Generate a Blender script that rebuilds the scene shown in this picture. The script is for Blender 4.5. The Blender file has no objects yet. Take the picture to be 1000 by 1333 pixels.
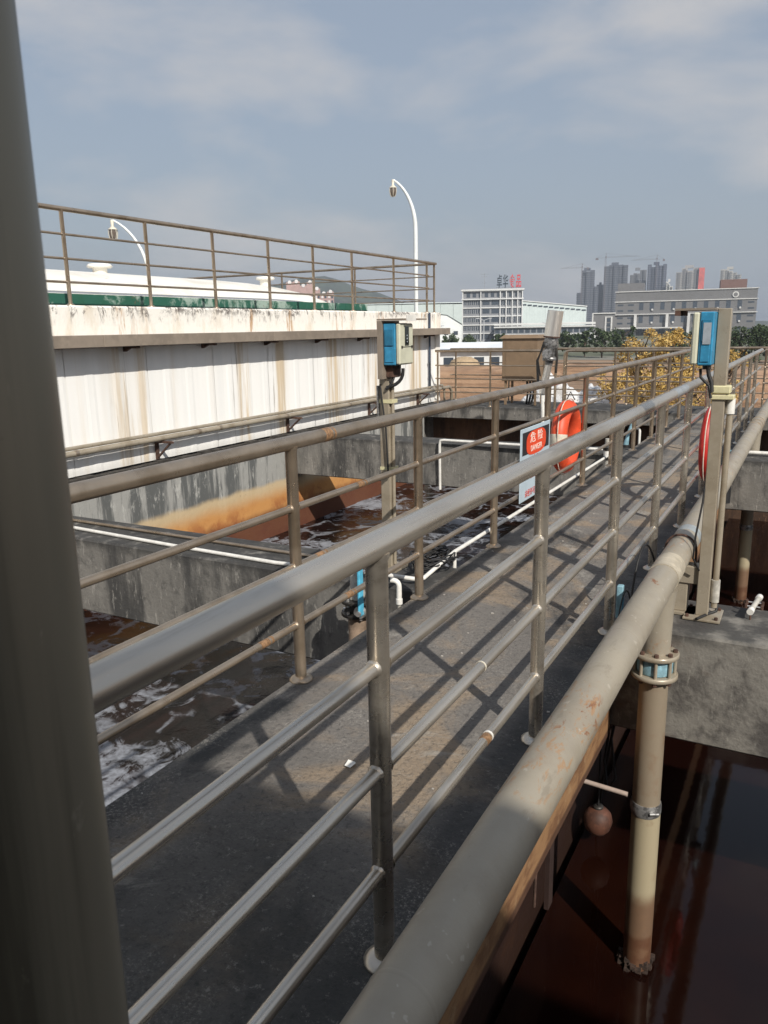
import bpy, math, random
from math import radians as R, sin, cos, pi
from mathutils import Vector, Matrix, noise
random.seed(7)
SC = bpy.context.scene
COL = SC.collection

# ---------------------------------------------------------------- camera
PIT, ROL, YAW = 0.2299, -0.0186, 0.5002
Fv = Vector((-sin(YAW)*cos(PIT), cos(YAW)*cos(PIT), -sin(PIT)))
Rv = Vector((cos(YAW), sin(YAW), 0)); Uv = Rv.cross(Fv)
R2 = Rv*cos(ROL)+Uv*sin(ROL); U2 = -Rv*sin(ROL)+Uv*cos(ROL)
cam = bpy.data.cameras.new('camera'); cam.sensor_fit = 'HORIZONTAL'; cam.sensor_width = 36
cam.lens = 1020.96*36/1000
cam.clip_start = 0.05; cam.clip_end = 6000
cam.dof.use_dof = True; cam.dof.focus_distance = 5.0; cam.dof.aperture_fstop = 20
co = bpy.data.objects.new('camera', cam); COL.objects.link(co)
m = Matrix((R2, U2, -Fv)).transposed().to_4x4(); m.translation = (0, 0, 1.5006)
co.matrix_world = m; SC.camera = co

# ---------------------------------------------------------------- world, sun, exposure
SUN = Vector((0.614, -0.485, 0.6225)).normalized()
w = bpy.data.worlds.new('World'); SC.world = w; w.use_nodes = True
nt = w.node_tree; nt.nodes.clear()
def wn(t, **k):
    n = nt.nodes.new(t)
    for a, b in k.items(): setattr(n, a, b)
    return n
out = wn('ShaderNodeOutputWorld'); bg = wn('ShaderNodeBackground')
sky = wn('ShaderNodeTexSky', sky_type='NISHITA', sun_disc=False)
sky.sun_elevation = R(38.5); sky.sun_rotation = math.atan2(SUN.x, SUN.y)
sky.air_density = 1.3; sky.dust_density = 3.0; sky.ozone_density = 1.0
bg.inputs['Strength'].default_value = 0.122
tc = wn('ShaderNodeTexCoord')
mp = wn('ShaderNodeMapping'); mp.inputs['Scale'].default_value = (1, 1, 2.6)
n1 = wn('ShaderNodeTexNoise'); n1.inputs['Scale'].default_value = 3.3; n1.inputs['Detail'].default_value = 7; n1.inputs['Roughness'].default_value = .52; n1.inputs['Distortion'].default_value = .25
r1 = wn('ShaderNodeValToRGB'); r1.color_ramp.elements[0].position = .47; r1.color_ramp.elements[1].position = .68
mix = wn('ShaderNodeMixRGB'); mix.inputs[2].default_value = (5.0, 4.85, 4.8, 1)
hz = wn('ShaderNodeMixRGB'); hz.inputs[0].default_value = .72; hz.inputs[2].default_value = (2.75, 3.2, 3.95, 1)
ml = wn('ShaderNodeMath', operation='MULTIPLY'); ml.inputs[1].default_value = .75
L = nt.links.new
L(tc.outputs['Generated'], mp.inputs[0]); L(mp.outputs[0], n1.inputs['Vector']); L(n1.outputs['Fac'], r1.inputs[0])
L(sky.outputs[0], hz.inputs[1]); L(hz.outputs[0], mix.inputs[1]); L(r1.outputs[0], ml.inputs[0]); L(ml.outputs[0], mix.inputs[0])
L(mix.outputs[0], bg.inputs[0]); L(bg.outputs[0], out.inputs[0])
sl = bpy.data.lights.new('sun', 'SUN'); sl.energy = 5.0; sl.angle = R(.6); sl.color = (1, .94, .85)
so = bpy.data.objects.new('sun', sl); COL.objects.link(so)
so.rotation_euler = SUN.to_track_quat('Z', 'Y').to_euler()
SC.view_settings.view_transform = 'Standard'; SC.view_settings.look = 'None'
SC.view_settings.exposure = 0; SC.view_settings.gamma = 1; SC.view_settings.use_curve_mapping = False
SC.render.engine = 'CYCLES'
SC.cycles.max_bounces = 8; SC.cycles.volume_bounces = 0

# ---------------------------------------------------------------- helpers
ORG = {}
class MB:
    def __init__(s): s.v = []; s.f = []; s.sm = []
    def add(s, v, f, sm=False):
        b = len(s.v); s.v += [tuple(q) for q in v]; s.f += [tuple(i+b for i in q) for q in f]; s.sm += [sm]*len(f); return s
    def box(s, x0, x1, y0, y1, z0, z1, bev=0):
        if bev:
            b = bev
            v = []
            for (x, y, z, sx, sy, sz) in [(x, y, z, sx, sy, sz) for (x, sx) in ((x0, 1), (x1, -1)) for (y, sy) in ((y0, 1), (y1, -1)) for (z, sz) in ((z0, 1), (z1, -1))]:
                v += [(x, y+sy*b, z+sz*b), (x+sx*b, y, z+sz*b), (x+sx*b, y+sy*b, z)]
            # index: corner c (x*4+y*2+z), axis a
            I = lambda X, Y, Z, a: (X*4+Y*2+Z)*3+a
            f = [(I(0,0,0,0), I(0,0,1,0), I(0,1,1,0), I(0,1,0,0)), (I(1,0,0,0), I(1,1,0,0), I(1,1,1,0), I(1,0,1,0)),
                 (I(0,0,0,1), I(1,0,0,1), I(1,0,1,1), I(0,0,1,1)), (I(0,1,0,1), I(0,1,1,1), I(1,1,1,1), I(1,1,0,1)),
                 (I(0,0,0,2), I(0,1,0,2), I(1,1,0,2), I(1,0,0,2)), (I(0,0,1,2), I(1,0,1,2), I(1,1,1,2), I(0,1,1,2))]
            for p in (0, 1):
                for q in (0, 1):
                    f.append((I(p,q,0,0), I(p,q,1,0), I(p,q,1,1), I(p,q,0,1)))
                    f.append((I(p,0,q,0), I(p,1,q,0), I(p,1,q,2), I(p,0,q,2)))
                    f.append((I(0,p,q,1), I(1,p,q,1), I(1,p,q,2), I(0,p,q,2)))
            for c in range(8): f.append((c*3, c*3+1, c*3+2))
            return s.add(v, f)
        v = [(x, y, z) for x in (x0, x1) for y in (y0, y1) for z in (z0, z1)]
        return s.add(v, [(0,1,3,2), (4,6,7,5), (0,4,5,1), (2,3,7,6), (0,2,6,4), (1,5,7,3)])
    def tube(s, pts, r, seg=14, caps=True, rs=None):
        P = [Vector(p) for p in pts]; n = len(P); v = []; f = []
        up = None
        for i, p in enumerate(P):
            t = ((P[min(i+1, n-1)]-p).normalized()+(p-P[max(i-1, 0)]).normalized()).normalized() if 0 < i < n-1 else (P[min(i+1, n-1)]-P[max(i-1, 0)]).normalized()
            if up is None:
                up = Vector((0, 0, 1)) if abs(t.z) < .9 else Vector((1, 0, 0))
            a = t.cross(up).normalized(); b = a.cross(t).normalized(); up = b
            rr = rs[i] if rs else r
            for k in range(seg):
                q = 2*pi*k/seg; v.append(p+a*rr*cos(q)+b*rr*sin(q))
        for i in range(n-1):
            for k in range(seg):
                f.append((i*seg+k, i*seg+(k+1) % seg, (i+1)*seg+(k+1) % seg, (i+1)*seg+k))
        s.add(v, f, True)
        if caps:
            s.add(v[:seg], [tuple(range(seg))]); s.add(v[-seg:], [tuple(reversed(range(seg)))])
        return s
    def lathe(s, prof, o=(0, 0, 0), seg=20, axis='Z', sm=True):
        v = []; f = []
        for (r, h) in prof:
            for k in range(seg):
                q = 2*pi*k/seg; c = (r*cos(q), r*sin(q), h)
                if axis == 'X': c = (c[2], c[0], c[1])
                if axis == 'Y': c = (c[1], c[2], c[0])
                v.append((c[0]+o[0], c[1]+o[1], c[2]+o[2]))
        for i in range(len(prof)-1):
            for k in range(seg): f.append((i*seg+k, i*seg+(k+1) % seg, (i+1)*seg+(k+1) % seg, (i+1)*seg+k))
        s.add(v, f, sm)
        s.add(v[:seg], [tuple(reversed(range(seg)))]); s.add(v[-seg:], [tuple(range(seg))])
        return s
    def build(s, name, mat, parent=None):
        me = bpy.data.meshes.new(name)
        o = Vector((0, 0, 0))
        if parent: o = Vector(ORG.get(parent.name, (0, 0, 0)))
        me.from_pydata([(a-o.x, b-o.y, c-o.z) for a, b, c in s.v], [], s.f)
        me.polygons.foreach_set('use_smooth', s.sm)
        me.materials.append(mat); me.validate(); me.update()
        ob = bpy.data.objects.new(name, me); COL.objects.link(ob)
        if parent: ob.parent = parent; ORG[ob.name] = tuple(o)
        return ob
def thing(name, label, cat, loc=(0, 0, 0), group=None, rz=0, local=False):
    o = bpy.data.objects.new(name, None); COL.objects.link(o); o.location = loc; o.rotation_euler.z = rz
    o.empty_display_size = .2
    o['label'] = label; o['category'] = cat
    if group: o['group'] = group
    ORG[o.name] = (0, 0, 0) if local else tuple(loc)
    return o
def tag(o, label, cat, group=None):
    o['label'] = label; o['category'] = cat
    if group: o['group'] = group
    return o
def kind(o, k='structure'): o['kind'] = k; return o
def dup(o, loc, label=None, rz=None):
    def cp(a, par):
        c = a.copy(); COL.objects.link(c); c.parent = par
        for ch in a.children: cp(ch, c)
        return c
    r = cp(o, None); r.location = loc
    if label: r['label'] = label
    if rz is not None: r.rotation_euler.z = rz
    return r
def B(*a, bev=0): return MB().box(*a, bev=bev)
def T(pts, r, seg=14, **k): return MB().tube(pts, r, seg, **k)
def arc(p0, p1, p2, n=6):
    p0, p1, p2 = map(Vector, (p0, p1, p2))
    return [p0*(1-t)**2+p1*2*t*(1-t)+p2*t*t for t in [i/n for i in range(n+1)]]

# ---------------------------------------------------------------- materials
class M:
    """small node graph builder"""
    def __init__(s, name, rough=.7, metal=0.0, spec=.5):
        s.m = bpy.data.materials.new(name); s.m.use_nodes = True; s.t = s.m.node_tree
        s.b = s.t.nodes['Principled BSDF']; s.b.inputs['Roughness'].default_value = rough; s.b.inputs['Metallic'].default_value = metal
        s.b.inputs['Specular IOR Level'].default_value = spec
        s.tc = s.t.nodes.new('ShaderNodeTexCoord').outputs['Object']
        s.col = None
    def n(s, t, **k):
        q = s.t.nodes.new(t)
        for a, b in k.items(): setattr(q, a, b)
        return q
    def l(s, a, b): s.t.links.new(a, b)
    def map(s, scale, vec=None):
        q = s.n('ShaderNodeMapping'); q.inputs['Scale'].default_value = scale if hasattr(scale, '__len__') else (scale,)*3
        s.l(vec or s.tc, q.inputs[0]); return q.outputs[0]
    def noise(s, scale, detail=5, rough=.6, dist=0, sc3=(1, 1, 1), lo=.4, hi=.6):
        q = s.n('ShaderNodeTexNoise'); q.inputs['Scale'].default_value = scale; q.inputs['Detail'].default_value = detail
        q.inputs['Roughness'].default_value = rough; q.inputs['Distortion'].default_value = dist
        s.l(s.map(sc3), q.inputs['Vector'])
        if lo is None: return q.outputs['Fac']
        return s.ramp(q.outputs['Fac'], lo, hi)
    def ramp(s, fac, lo, hi):
        q = s.n('ShaderNodeMapRange', interpolation_type='SMOOTHSTEP')
        q.inputs['From Min'].default_value = lo; q.inputs['From Max'].default_value = hi
        s.l(fac, q.inputs['Value']); return q.outputs[0]
    def axis(s, ax, lo, hi):
        q = s.n('ShaderNodeSeparateXYZ'); s.l(s.tc, q.inputs[0]); return s.ramp(q.outputs[ax], lo, hi)
    def math(s, op, a, b):
        q = s.n('ShaderNodeMath', operation=op, use_clamp=True)
        for i, x in enumerate((a, b)):
            if hasattr(x, 'is_linked'): s.l(x, q.inputs[i])
            else: q.inputs[i].default_value = x
        return q.outputs[0]
    def base(s, c): 
        q = s.n('ShaderNodeRGB'); q.outputs[0].default_value = (*c, 1); s.col = q.outputs[0]; return s
    def over(s, c, fac, amt=1):
        q = s.n('ShaderNodeMixRGB'); s.l(s.col, q.inputs[1]); q.inputs[2].default_value = (*c, 1)
        s.l(s.math('MULTIPLY', fac, amt), q.inputs[0]); s.col = q.outputs[0]; return s
    def bump(s, scale, strength, dist=.01, detail=6, sc3=(1, 1, 1), h=None):
        q = s.n('ShaderNodeBump'); q.inputs['Strength'].default_value = strength; q.inputs['Distance'].default_value = dist
        s.l(h or s.noise(scale, detail, .65, sc3=sc3, lo=None), q.inputs['Height']); s.l(q.outputs[0], s.b.inputs['Normal']); return s
    def rough(s, fac, a, b):
        q = s.n('ShaderNodeMapRange'); q.inputs['To Min'].default_value = a; q.inputs['To Max'].default_value = b
        s.l(fac, q.inputs['Value']); s.l(q.outputs[0], s.b.inputs['Roughness']); return s
    def done(s):
        if s.col: s.l(s.col, s.b.inputs['Base Color'])
        return s.m
def plain(name, c, rough=.6, metal=0, var=.25, scale=8, spec=.5):
    q = M(name, rough, metal, spec).base(c)
    q.over(tuple(x*(1-var) for x in c), q.noise(scale, 4), 1); q.over(tuple(min(1, x*(1+var)) for x in c), q.noise(scale*3.3, 4, lo=.5, hi=.75), .7)
    return q.done()

def rail_mat(name, c, met=.55):
    q = M(name, .42, met).base(c)
    q.over((c[0]*.62, c[1]*.58, c[2]*.52), q.noise(5, 5, lo=.42, hi=.7), .75)
    q.over((.30, .13, .05), q.noise(3.1, 6, .7, lo=.66, hi=.72), .55)
    q.over((c[0]*1.25, c[1]*1.25, c[2]*1.25), q.noise(60, 3, sc3=(1, 1, 1), lo=.6, hi=.75), .35)
    q.rough(q.noise(9, 5, lo=.35, hi=.7), .27, .46); q.bump(14, .05, .003, 3); return q.done()
m_rail = rail_mat('painted_steel', (.44, .36, .275), .8)
def near_mat():
    q = M('worn_rail_steel', .3, .8).base((.60, .55, .475))
    q.over((.36, .31, .25), q.noise(3.5, 4, .55, sc3=(1, .3, 1), lo=.45, hi=.7), .7)
    q.over((.30, .25, .19), q.noise(22, 5, .7, sc3=(1, .08, 1), lo=.5, hi=.7), .5)
    q.over((.6, .57, .52), q.noise(90, 3, .6, lo=.66, hi=.72), .5)
    q.over((.30, .17, .08), q.noise(4.3, 6, .75, lo=.68, hi=.73), .5)
    q.rough(q.noise(14, 5, .6, sc3=(1, .2, 1), lo=.35, hi=.7), .24, .40); return q.done()
m_near = near_mat()
m_pipe = rail_mat('pipe_paint', (.36, .315, .245))
m_pipe.node_tree.nodes['Principled BSDF'].inputs['Metallic'].default_value = .2
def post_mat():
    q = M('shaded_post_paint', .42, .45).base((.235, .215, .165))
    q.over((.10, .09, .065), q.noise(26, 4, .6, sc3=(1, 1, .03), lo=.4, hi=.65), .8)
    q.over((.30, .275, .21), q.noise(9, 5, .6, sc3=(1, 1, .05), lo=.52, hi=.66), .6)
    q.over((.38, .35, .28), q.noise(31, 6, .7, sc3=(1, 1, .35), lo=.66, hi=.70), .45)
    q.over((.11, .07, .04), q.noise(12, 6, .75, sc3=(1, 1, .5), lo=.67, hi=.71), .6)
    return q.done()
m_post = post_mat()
def pipe_main():
    q = M('air_main_paint', .48, .15).base((.33, .295, .235))
    q.over((.27, .235, .185), q.noise(4, 5, lo=.45, hi=.7), .7)
    q.over((.22, .085, .03), q.math('MULTIPLY', q.noise(14, 6, .75, .6, (1.2, .45, 1), .56, .62), q.noise(1.3, 2, lo=.56, hi=.64)), .9)
    q.over((.5, .46, .39), q.noise(26, 3, lo=.66, hi=.7), .5)
    q.over((.36, .20, .09), q.math('MULTIPLY', q.noise(30, 5, .8, .8, (1, .35, 1), .54, .6), q.noise(.9, 2, lo=.5, hi=.6)), .7)
    q.over((.20, .17, .13), q.noise(8, 7, .75, .5, (1, .25, 1), .60, .68), .5)
    q.rough(q.noise(6, 5, lo=.35, hi=.65), .34, .62); q.bump(26, .2, .004); return q.done()
m_main = pipe_main()
def drop_mat():
    q = M('drop_pipe_paint', .5, .1).base((.25, .205, .15))
    q.over((.40, .345, .23), q.math('SUBTRACT', 1, q.axis(2, -.94, -.87)), .85)
    q.over((.13, .065, .038), q.math('SUBTRACT', 1, q.axis(2, -1.48, -1.37)), .85)
    q.over((.10, .04, .02), q.math('SUBTRACT', 1, q.axis(2, -1.68, -1.64)), .8)
    q.over((.2, .12, .07), q.noise(9, 5, lo=.5, hi=.7), .5)
    q.bump(30, .2, .004); return q.done()
def deck():
    q = M('walkway_concrete', .9).base((.165, .152, .138))
    q.over((.30, .225, .15), q.noise(1.5, 6, .62, .8, lo=.47, hi=.6), .75)
    q.over((.045, .045, .045), q.noise(1.1, 8, .7, .4, (1, .6, 1), .52, .64), .85)
    q.over((.33, .31, .275), q.noise(2.6, 8, .75, 1.0, lo=.55, hi=.64), .65)
    ex = q.axis(0, -1.70, -1.90); q.over((.03, .032, .033), q.math('MULTIPLY', ex, q.noise(3, 6, lo=.36, hi=.56)), .85)
    ex2 = q.axis(0, -1.0, -.84); q.over((.032, .034, .037), q.math('MULTIPLY', ex2, q.noise(2.5, 6, lo=.25, hi=.5)), .85)
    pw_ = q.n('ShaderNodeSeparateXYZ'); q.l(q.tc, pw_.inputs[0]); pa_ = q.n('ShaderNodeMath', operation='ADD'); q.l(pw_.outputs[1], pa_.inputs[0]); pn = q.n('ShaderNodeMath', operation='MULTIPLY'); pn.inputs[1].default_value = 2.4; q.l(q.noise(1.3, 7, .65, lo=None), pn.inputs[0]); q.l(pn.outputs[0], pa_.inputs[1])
    q.over((.045, .044, .039), q.math('SUBTRACT', 1, q.ramp(pa_.outputs[0], 2.4, 3.4)), .64)   # near deck darkened: shade under the roof put into the colour
    q.over((.025, .025, .025), q.noise(38, 6, .85, lo=.5, hi=.64), .6)
    q.over((.36, .335, .30), q.math('MULTIPLY', q.noise(80, 6, .9, lo=.50, hi=.64), q.noise(2.2, 5, .6, lo=.45, hi=.62)), .75)
    q.over((.3, .28, .25), q.noise(24, 6, .85, lo=.56, hi=.66), .5)
    q.bump(60, .9, .012, 8); return q.done()
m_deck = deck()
def conc(name, c, dark, dk=.9, top=None, rust=0, sc=1.0, bot=None):
    q = M(name, .9).base(c)
    q.over(tuple(min(1, x*1.5) for x in c), q.noise(3.2*sc, 6, .6, sc3=(1, 1, .35), lo=.45, hi=.65), .6)
    q.over(dark, q.noise(2.6*sc, 7, .68, sc3=(1, 1, .22), lo=.44, hi=.62), dk)
    q.over(tuple(min(1, x*2.0) for x in c), q.noise(20*sc, 5, .7, sc3=(1, 1, .5), lo=.6, hi=.7), .5)
    q.over(dark, q.noise(7*sc, 6, .75, lo=.52, hi=.66), dk*.55)
    q.over(tuple(min(1, x*2.2) for x in c), q.noise(26*sc, 5, .8, sc3=(1, 1, .18), lo=.57, hi=.66), .6)
    if top is not None: q.over((.03, .03, .03), q.math('MULTIPLY', q.axis(2, top-.10, top), q.noise(9, 6, lo=.3, hi=.5)), .85)
    if rust: q.over((.36, .16, .05), q.math('MULTIPLY', q.math('SUBTRACT', 1, q.axis(2, rust, rust+.2)), q.noise(2, 5, lo=.35, hi=.55)), .9)
    q.bump(22, .6, .012, 8); return q.done()
m_conc = conc('weathered_concrete', (.165, .158, .145), (.04, .04, .04), .92, -.0)
m_conc_l = conc('pale_concrete', (.21, .2, .18), (.06, .055, .05), .75, 0.0)
def tank_wall_mat():
    q = M('stained_tank_wall', .85).base((.30, .30, .285))
    q.over((.075, .08, .08), q.noise(3.2, 7, .7, sc3=(1, 1, .12), lo=.46, hi=.56), .9)
    q.over((.5, .5, .47), q.noise(9, 6, .75, sc3=(1, 1, .4), lo=.56, hi=.66), .6)
    q.over((.045, .045, .045), q.math('MULTIPLY', q.axis(2, -.28, -.02), q.noise(7, 7, .75, lo=.44, hi=.56)), .8)
    nz = q.n('ShaderNodeMath', operation='ADD'); sx = q.n('ShaderNodeSeparateXYZ'); q.l(q.tc, sx.inputs[0])
    nn = q.n('ShaderNodeMath', operation='MULTIPLY'); nn.inputs[1].default_value = .16; q.l(q.noise(1.6, 6, .65, lo=None), nn.inputs[0])
    q.l(sx.outputs[2], nz.inputs[0]); q.l(nn.outputs[0], nz.inputs[1]); zz = nz.outputs[0]
    q.over((.52, .40, .24), q.math('SUBTRACT', 1, q.ramp(zz, -.62, -.54)), .9)
    q.over((.50, .24, .07), q.math('SUBTRACT', 1, q.ramp(zz, -.85, -.62)), .95)
    q.over((.30, .10, .03), q.math('MULTIPLY', q.math('SUBTRACT', 1, q.ramp(zz, -.95, -.7)), q.noise(2.4, 6, .7, lo=.42, hi=.62)), .8)
    q.over((.085, .025, .014), q.math('SUBTRACT', 1, q.ramp(zz, -1.06, -.92)), .92)
    q.over((.05, .02, .01), q.math('MULTIPLY', q.math('SUBTRACT', 1, q.ramp(zz, -.6, -.5)), q.noise(5, 6, .75, lo=.64, hi=.68)), .8)
    q.bump(16, .5, .012, 8); return q.done()
m_streak = tank_wall_mat()
m_brownc = conc('iron_stained_concrete', (.10, .055, .032), (.03, .017, .012), .8)
def mottled_mat():
    q = M('mottled_beam_concrete', .9).base((.20, .19, .17))
    q.over((.055, .05, .048), q.noise(2.1, 7, .68, .3, lo=.46, hi=.6), .85)
    q.over((.10, .07, .055), q.noise(3.0, 6, .6, lo=.5, hi=.66), .6)
    q.over((.34, .34, .32), q.noise(1.3, 6, .7, sc3=(1, 1, .4), lo=.58, hi=.68), .6)
    q.over((.30, .29, .26), q.noise(30, 5, .8, sc3=(1, 1, .25), lo=.57, hi=.68), .5)
    q.over((.035, .035, .035), q.math('MULTIPLY', q.axis(2, -.08, -.01), q.noise(6, 7, lo=.3, hi=.55)), .85)
    q.bump(24, .6, .012, 8); return q.done()
def face_mat():
    q = M('rust_stained_wall', .75).base((.27, .15, .07))
    q.over((.14, .065, .03), q.noise(5, 6, .6, sc3=(1, 1, 3), lo=.42, hi=.62), .8)
    q.over((.36, .24, .13), q.noise(14, 5, lo=.55, hi=.7), .5)
    q.over((.05, .02, .012), q.math('SUBTRACT', 1, q.axis(2, -.60, -.575)), .85)
    q.bump(20, .4, .01); return q.done()
def wet_wall_mat():
    q = M('wet_iron_wall', .5).base((.05, .022, .012))
    q.over((.16, .065, .022), q.noise(1.1, 6, .65, .6, lo=.54, hi=.64), .8)
    q.over((.03, .012, .008), q.noise(1.7, 7, .7, .5, (1, .6, 1), .44, .58), .9)
    q.over((.02, .009, .006), q.math('SUBTRACT', 1, q.axis(2, -1.6, -1.2)), .85)
    q.over((.42, .36, .28), q.noise(38, 4, .8, lo=.68, hi=.72), .6)
    q.bump(14, .5, .015); return q.done()
def white_wall(name='white_sheet'):
    q = M(name, .55).base((.86, .86, .84))
    q.over((.74, .75, .74), q.noise(5, 3, .5, sc3=(1, 1, .05), lo=.45, hi=.75), .5)
    st = q.noise(1.05, 2, .5, sc3=(1, 1, .012), lo=.50, hi=.60); st2 = q.noise(9, 5, .65, sc3=(1, 1, .045), lo=.42, hi=.6)
    q.over((.52, .38, .20), q.math('MULTIPLY', st, q.math('ADD', q.math('MULTIPLY', st2, .8), .12)), .8)
    q.over((.20, .16, .12), q.math('MULTIPLY', q.noise(1.1, 2, .5, sc3=(1, 1, .02), lo=.52, hi=.6), q.noise(21, 4, .7, sc3=(1, 1, .03), lo=.58, hi=.64)), .6)
    q.over((.34, .33, .31), q.math('SUBTRACT', 1, q.axis(2, .02, .12)), .3)
    q.bump(12, .05, .006); return q.done()
def parapet_mat():
    q = M('mouldy_white_plaster', .85).base((.80, .78, .73))
    q.over((.62, .54, .42), q.noise(4, 6, .65, sc3=(1, 1, .3), lo=.48, hi=.68), .6)
    st = q.noise(1.0, 2, .5, sc3=(1, 1, .02), lo=.52, hi=.6)
    q.over((.42, .24, .10), q.math('MULTIPLY', st, q.noise(13, 5, .7, sc3=(1, 1, .12), lo=.5, hi=.62)), .85)
    q.over((.045, .035, .03), q.math('MULTIPLY', q.axis(2, 1.55, 1.76), q.noise(10, 8, .8, .6, sc3=(1, 1, .4), lo=.53, hi=.61)), .85)
    q.over((.06, .045, .04), q.math('MULTIPLY', q.math('MULTIPLY', q.noise(.9, 2, lo=.47, hi=.57), q.axis(2, 1.66, 1.78)), q.noise(15, 6, .75, lo=.44, hi=.56)), .8)
    q.bump(16, .5, .012); return q.done()
m_white = white_wall(); m_para = parapet_mat()
m_tray = plain('tray_paint', (.27, .225, .18), .6, .1, .2, 3)
m_rust = plain('rusty_bracket', (.10, .055, .04), .85, .1, .5, 14)
m_pvc = plain('white_pvc', (.74, .73, .69), .4, 0, .14, 12)
m_pvcd = plain('dull_pvc', (.5, .48, .43), .5, 0, .3, 12)
m_black = plain('black_rubber', (.015, .015, .016), .6, 0, .3, 20)
m_dark = plain('dark_steel', (.06, .055, .05), .5, .5, .4, 14)
m_blue = plain('blue_enclosure', (.035, .25, .44), .45, 0, .2, 14)
m_blue2 = plain('blue_enclosure_dark', (.022, .17, .30), .45, 0, .2, 14)
m_bluep = plain('faded_blue_plastic', (.24, .42, .50), .5, 0, .35, 14)
m_beige = plain('beige_enclosure', (.55, .55, .43), .5, 0, .12, 7)
m_label = plain('grey_label', (.32, .36, .4), .5, 0, .15, 30)
m_screen = plain('display_glass', (.02, .028, .026), .15, 0, .3, 10)
m_orange = plain('orange_buoy', (.72, .085, .028), .5, 0, .18, 9)
m_redb = plain('red_buoy', (.46, .02, .014), .5, 0, .18, 9)
m_refl = plain('buoy_band', (.66, .62, .52), .5, 0, .2, 9)
m_rope = plain('pale_rope', (.6, .5, .42), .8, 0, .2, 40)
m_strap = plain('yellowed_strap', (.62, .58, .36), .5, 0, .12, 9)
m_steel = plain('stainless', (.82, .80, .76), .33, .85, .03, 3)
m_grease = plain('greasy_steel', (.38, .38, .38), .4, .6, .6, 26)
m_green = None
def green_mat():
    q = M('worn_green_frp', .6).base((.022, .11, .075))
    q.over((.02, .10, .06), q.noise(5, 5, sc3=(1, 1, .4), lo=.45, hi=.6), .7)
    q.over((.38, .48, .42), q.noise(1.4, 7, .75, .4, lo=.49, hi=.58), .85)
    q.over((.15, .09, .05), q.noise(3, 7, .8, lo=.62, hi=.68), .8)
    q.bump(14, .4, .01); return q.done()
m_green = green_mat()
def dome_mat():
    q = M('aged_white_frp', .5).base((.82, .80, .74))
    q.over((.6, .56, .47), q.noise(1.6, 6, .6, lo=.45, hi=.7), .6)
    q.over((.33, .2, .11), q.noise(2.2, 7, .7, 1.2, (1, .5, 1), .65, .69), .6)
    q.bump(6, .2, .01); return q.done()
m_dome = dome_mat()

def water_right():
    q = M('brown_still_water', .05, 0, .5).base((.007, .0022, .0015))
    q.over((.014, .004, .002), q.noise(.9, 4, lo=.45, hi=.7), .7)
    q.b.inputs['IOR'].default_value = 1.33
    q.over((.10, .07, .05), q.noise(24, 6, .8, 1.0, (1, .3, 1), .69, .72), .5)
    q.bump(1.8, .06, .02, 4); return q.done()
def water_left():
    q = M('aerated_water', .12, 0, .5); q.b.inputs['IOR'].default_value = 1.25
    q.base((.006, .004, .0035)); q.over((.016, .007, .006), q.noise(2.5, 5, lo=.4, hi=.6), .8)
    wv = q.n('ShaderNodeTexNoise'); wv.inputs['Scale'].default_value = 1.15; wv.inputs['Detail'].default_value = 5; wv.inputs['Distortion'].default_value = .7
    q.l(q.tc, wv.inputs['Vector'])
    am = q.n('ShaderNodeMixRGB'); am.inputs[0].default_value = .42; q.l(q.tc, am.inputs[1]); q.l(wv.outputs['Color'], am.inputs[2])
    vo = q.n('ShaderNodeTexVoronoi', feature='DISTANCE_TO_EDGE'); vo.inputs['Scale'].default_value = 3.4
    q.l(am.outputs[0], vo.inputs['Vector'])
    line = q.math('SUBTRACT', 1, q.ramp(vo.outputs['Distance'], .0, .085))
    fine = q.noise(11, 8, .8, 1.2, lo=.3, hi=.62)
    f1 = q.math('MULTIPLY', line, q.math('MULTIPLY', q.noise(2.2, 5, lo=.44, hi=.54), .75))
    na = q.n('ShaderNodeMixRGB'); na.inputs[0].default_value = .45
    q.l(q.noise(.75, 3, .5, .6, lo=None), na.inputs[1]); q.l(q.noise(3.4, 8, .68, 1.8, lo=None), na.inputs[2])
    f2 = q.ramp(na.outputs[0], .51, .58)
    foam = q.math('MULTIPLY', q.math('MAXIMUM', f1, f2), q.math('ADD', q.math('MULTIPLY', fine, .6), .4))
    q.over((.30, .32, .36), foam, .92)
    q.rough(foam, .09, .8)
    q.bump(6, .3, .03, 6); return q.done()
m_wr, m_wl = water_right(), water_left()

# ---------------------------------------------------------------- setting: ground
def ground_mat():
    q = M('bare_earth', .95).base((.23, .145, .09))
    q.over((.33, .23, .15), q.noise(.06, 7, .65, sc3=(.35, 1, 1), lo=.42, hi=.6), .8)
    q.over((.13, .085, .05), q.noise(.22, 7, .7, sc3=(.25, 1, 1), lo=.45, hi=.6), .75)
    q.over((.40, .31, .22), q.noise(.6, 7, .75, sc3=(.3, 1, 1), lo=.58, hi=.68), .7)
    q.bump(1.2, .7, .2, 8); return q.done()
gm = MB(); N = 40
def gx(i): t = i/N*2-1; return math.copysign(abs(t)**2.2, t)*1980
gv = [(gx(i), gx(j)+0, -4.0) for j in range(N+1) for i in range(N+1)]
gm.add(gv, [(j*(N+1)+i, j*(N+1)+i+1, (j+1)*(N+1)+i+1, (j+1)*(N+1)+i) for j in range(N) for i in range(N)])
kind(gm.build('ground', ground_mat()))
gr2 = M('far_ground', .95).base((.09, .10, .06)); gr2.over((.22, .21, .19), gr2.noise(.02, 5, lo=.45, hi=.6), .8)
gm2 = MB().add([(-1900, 128, -3.99), (1900, 128, -3.99), (1900, 1900, -3.99), (-1900, 1900, -3.99)], [(0, 1, 2, 3)])
kind(gm2.build('far_ground', gr2.done()))

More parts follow.
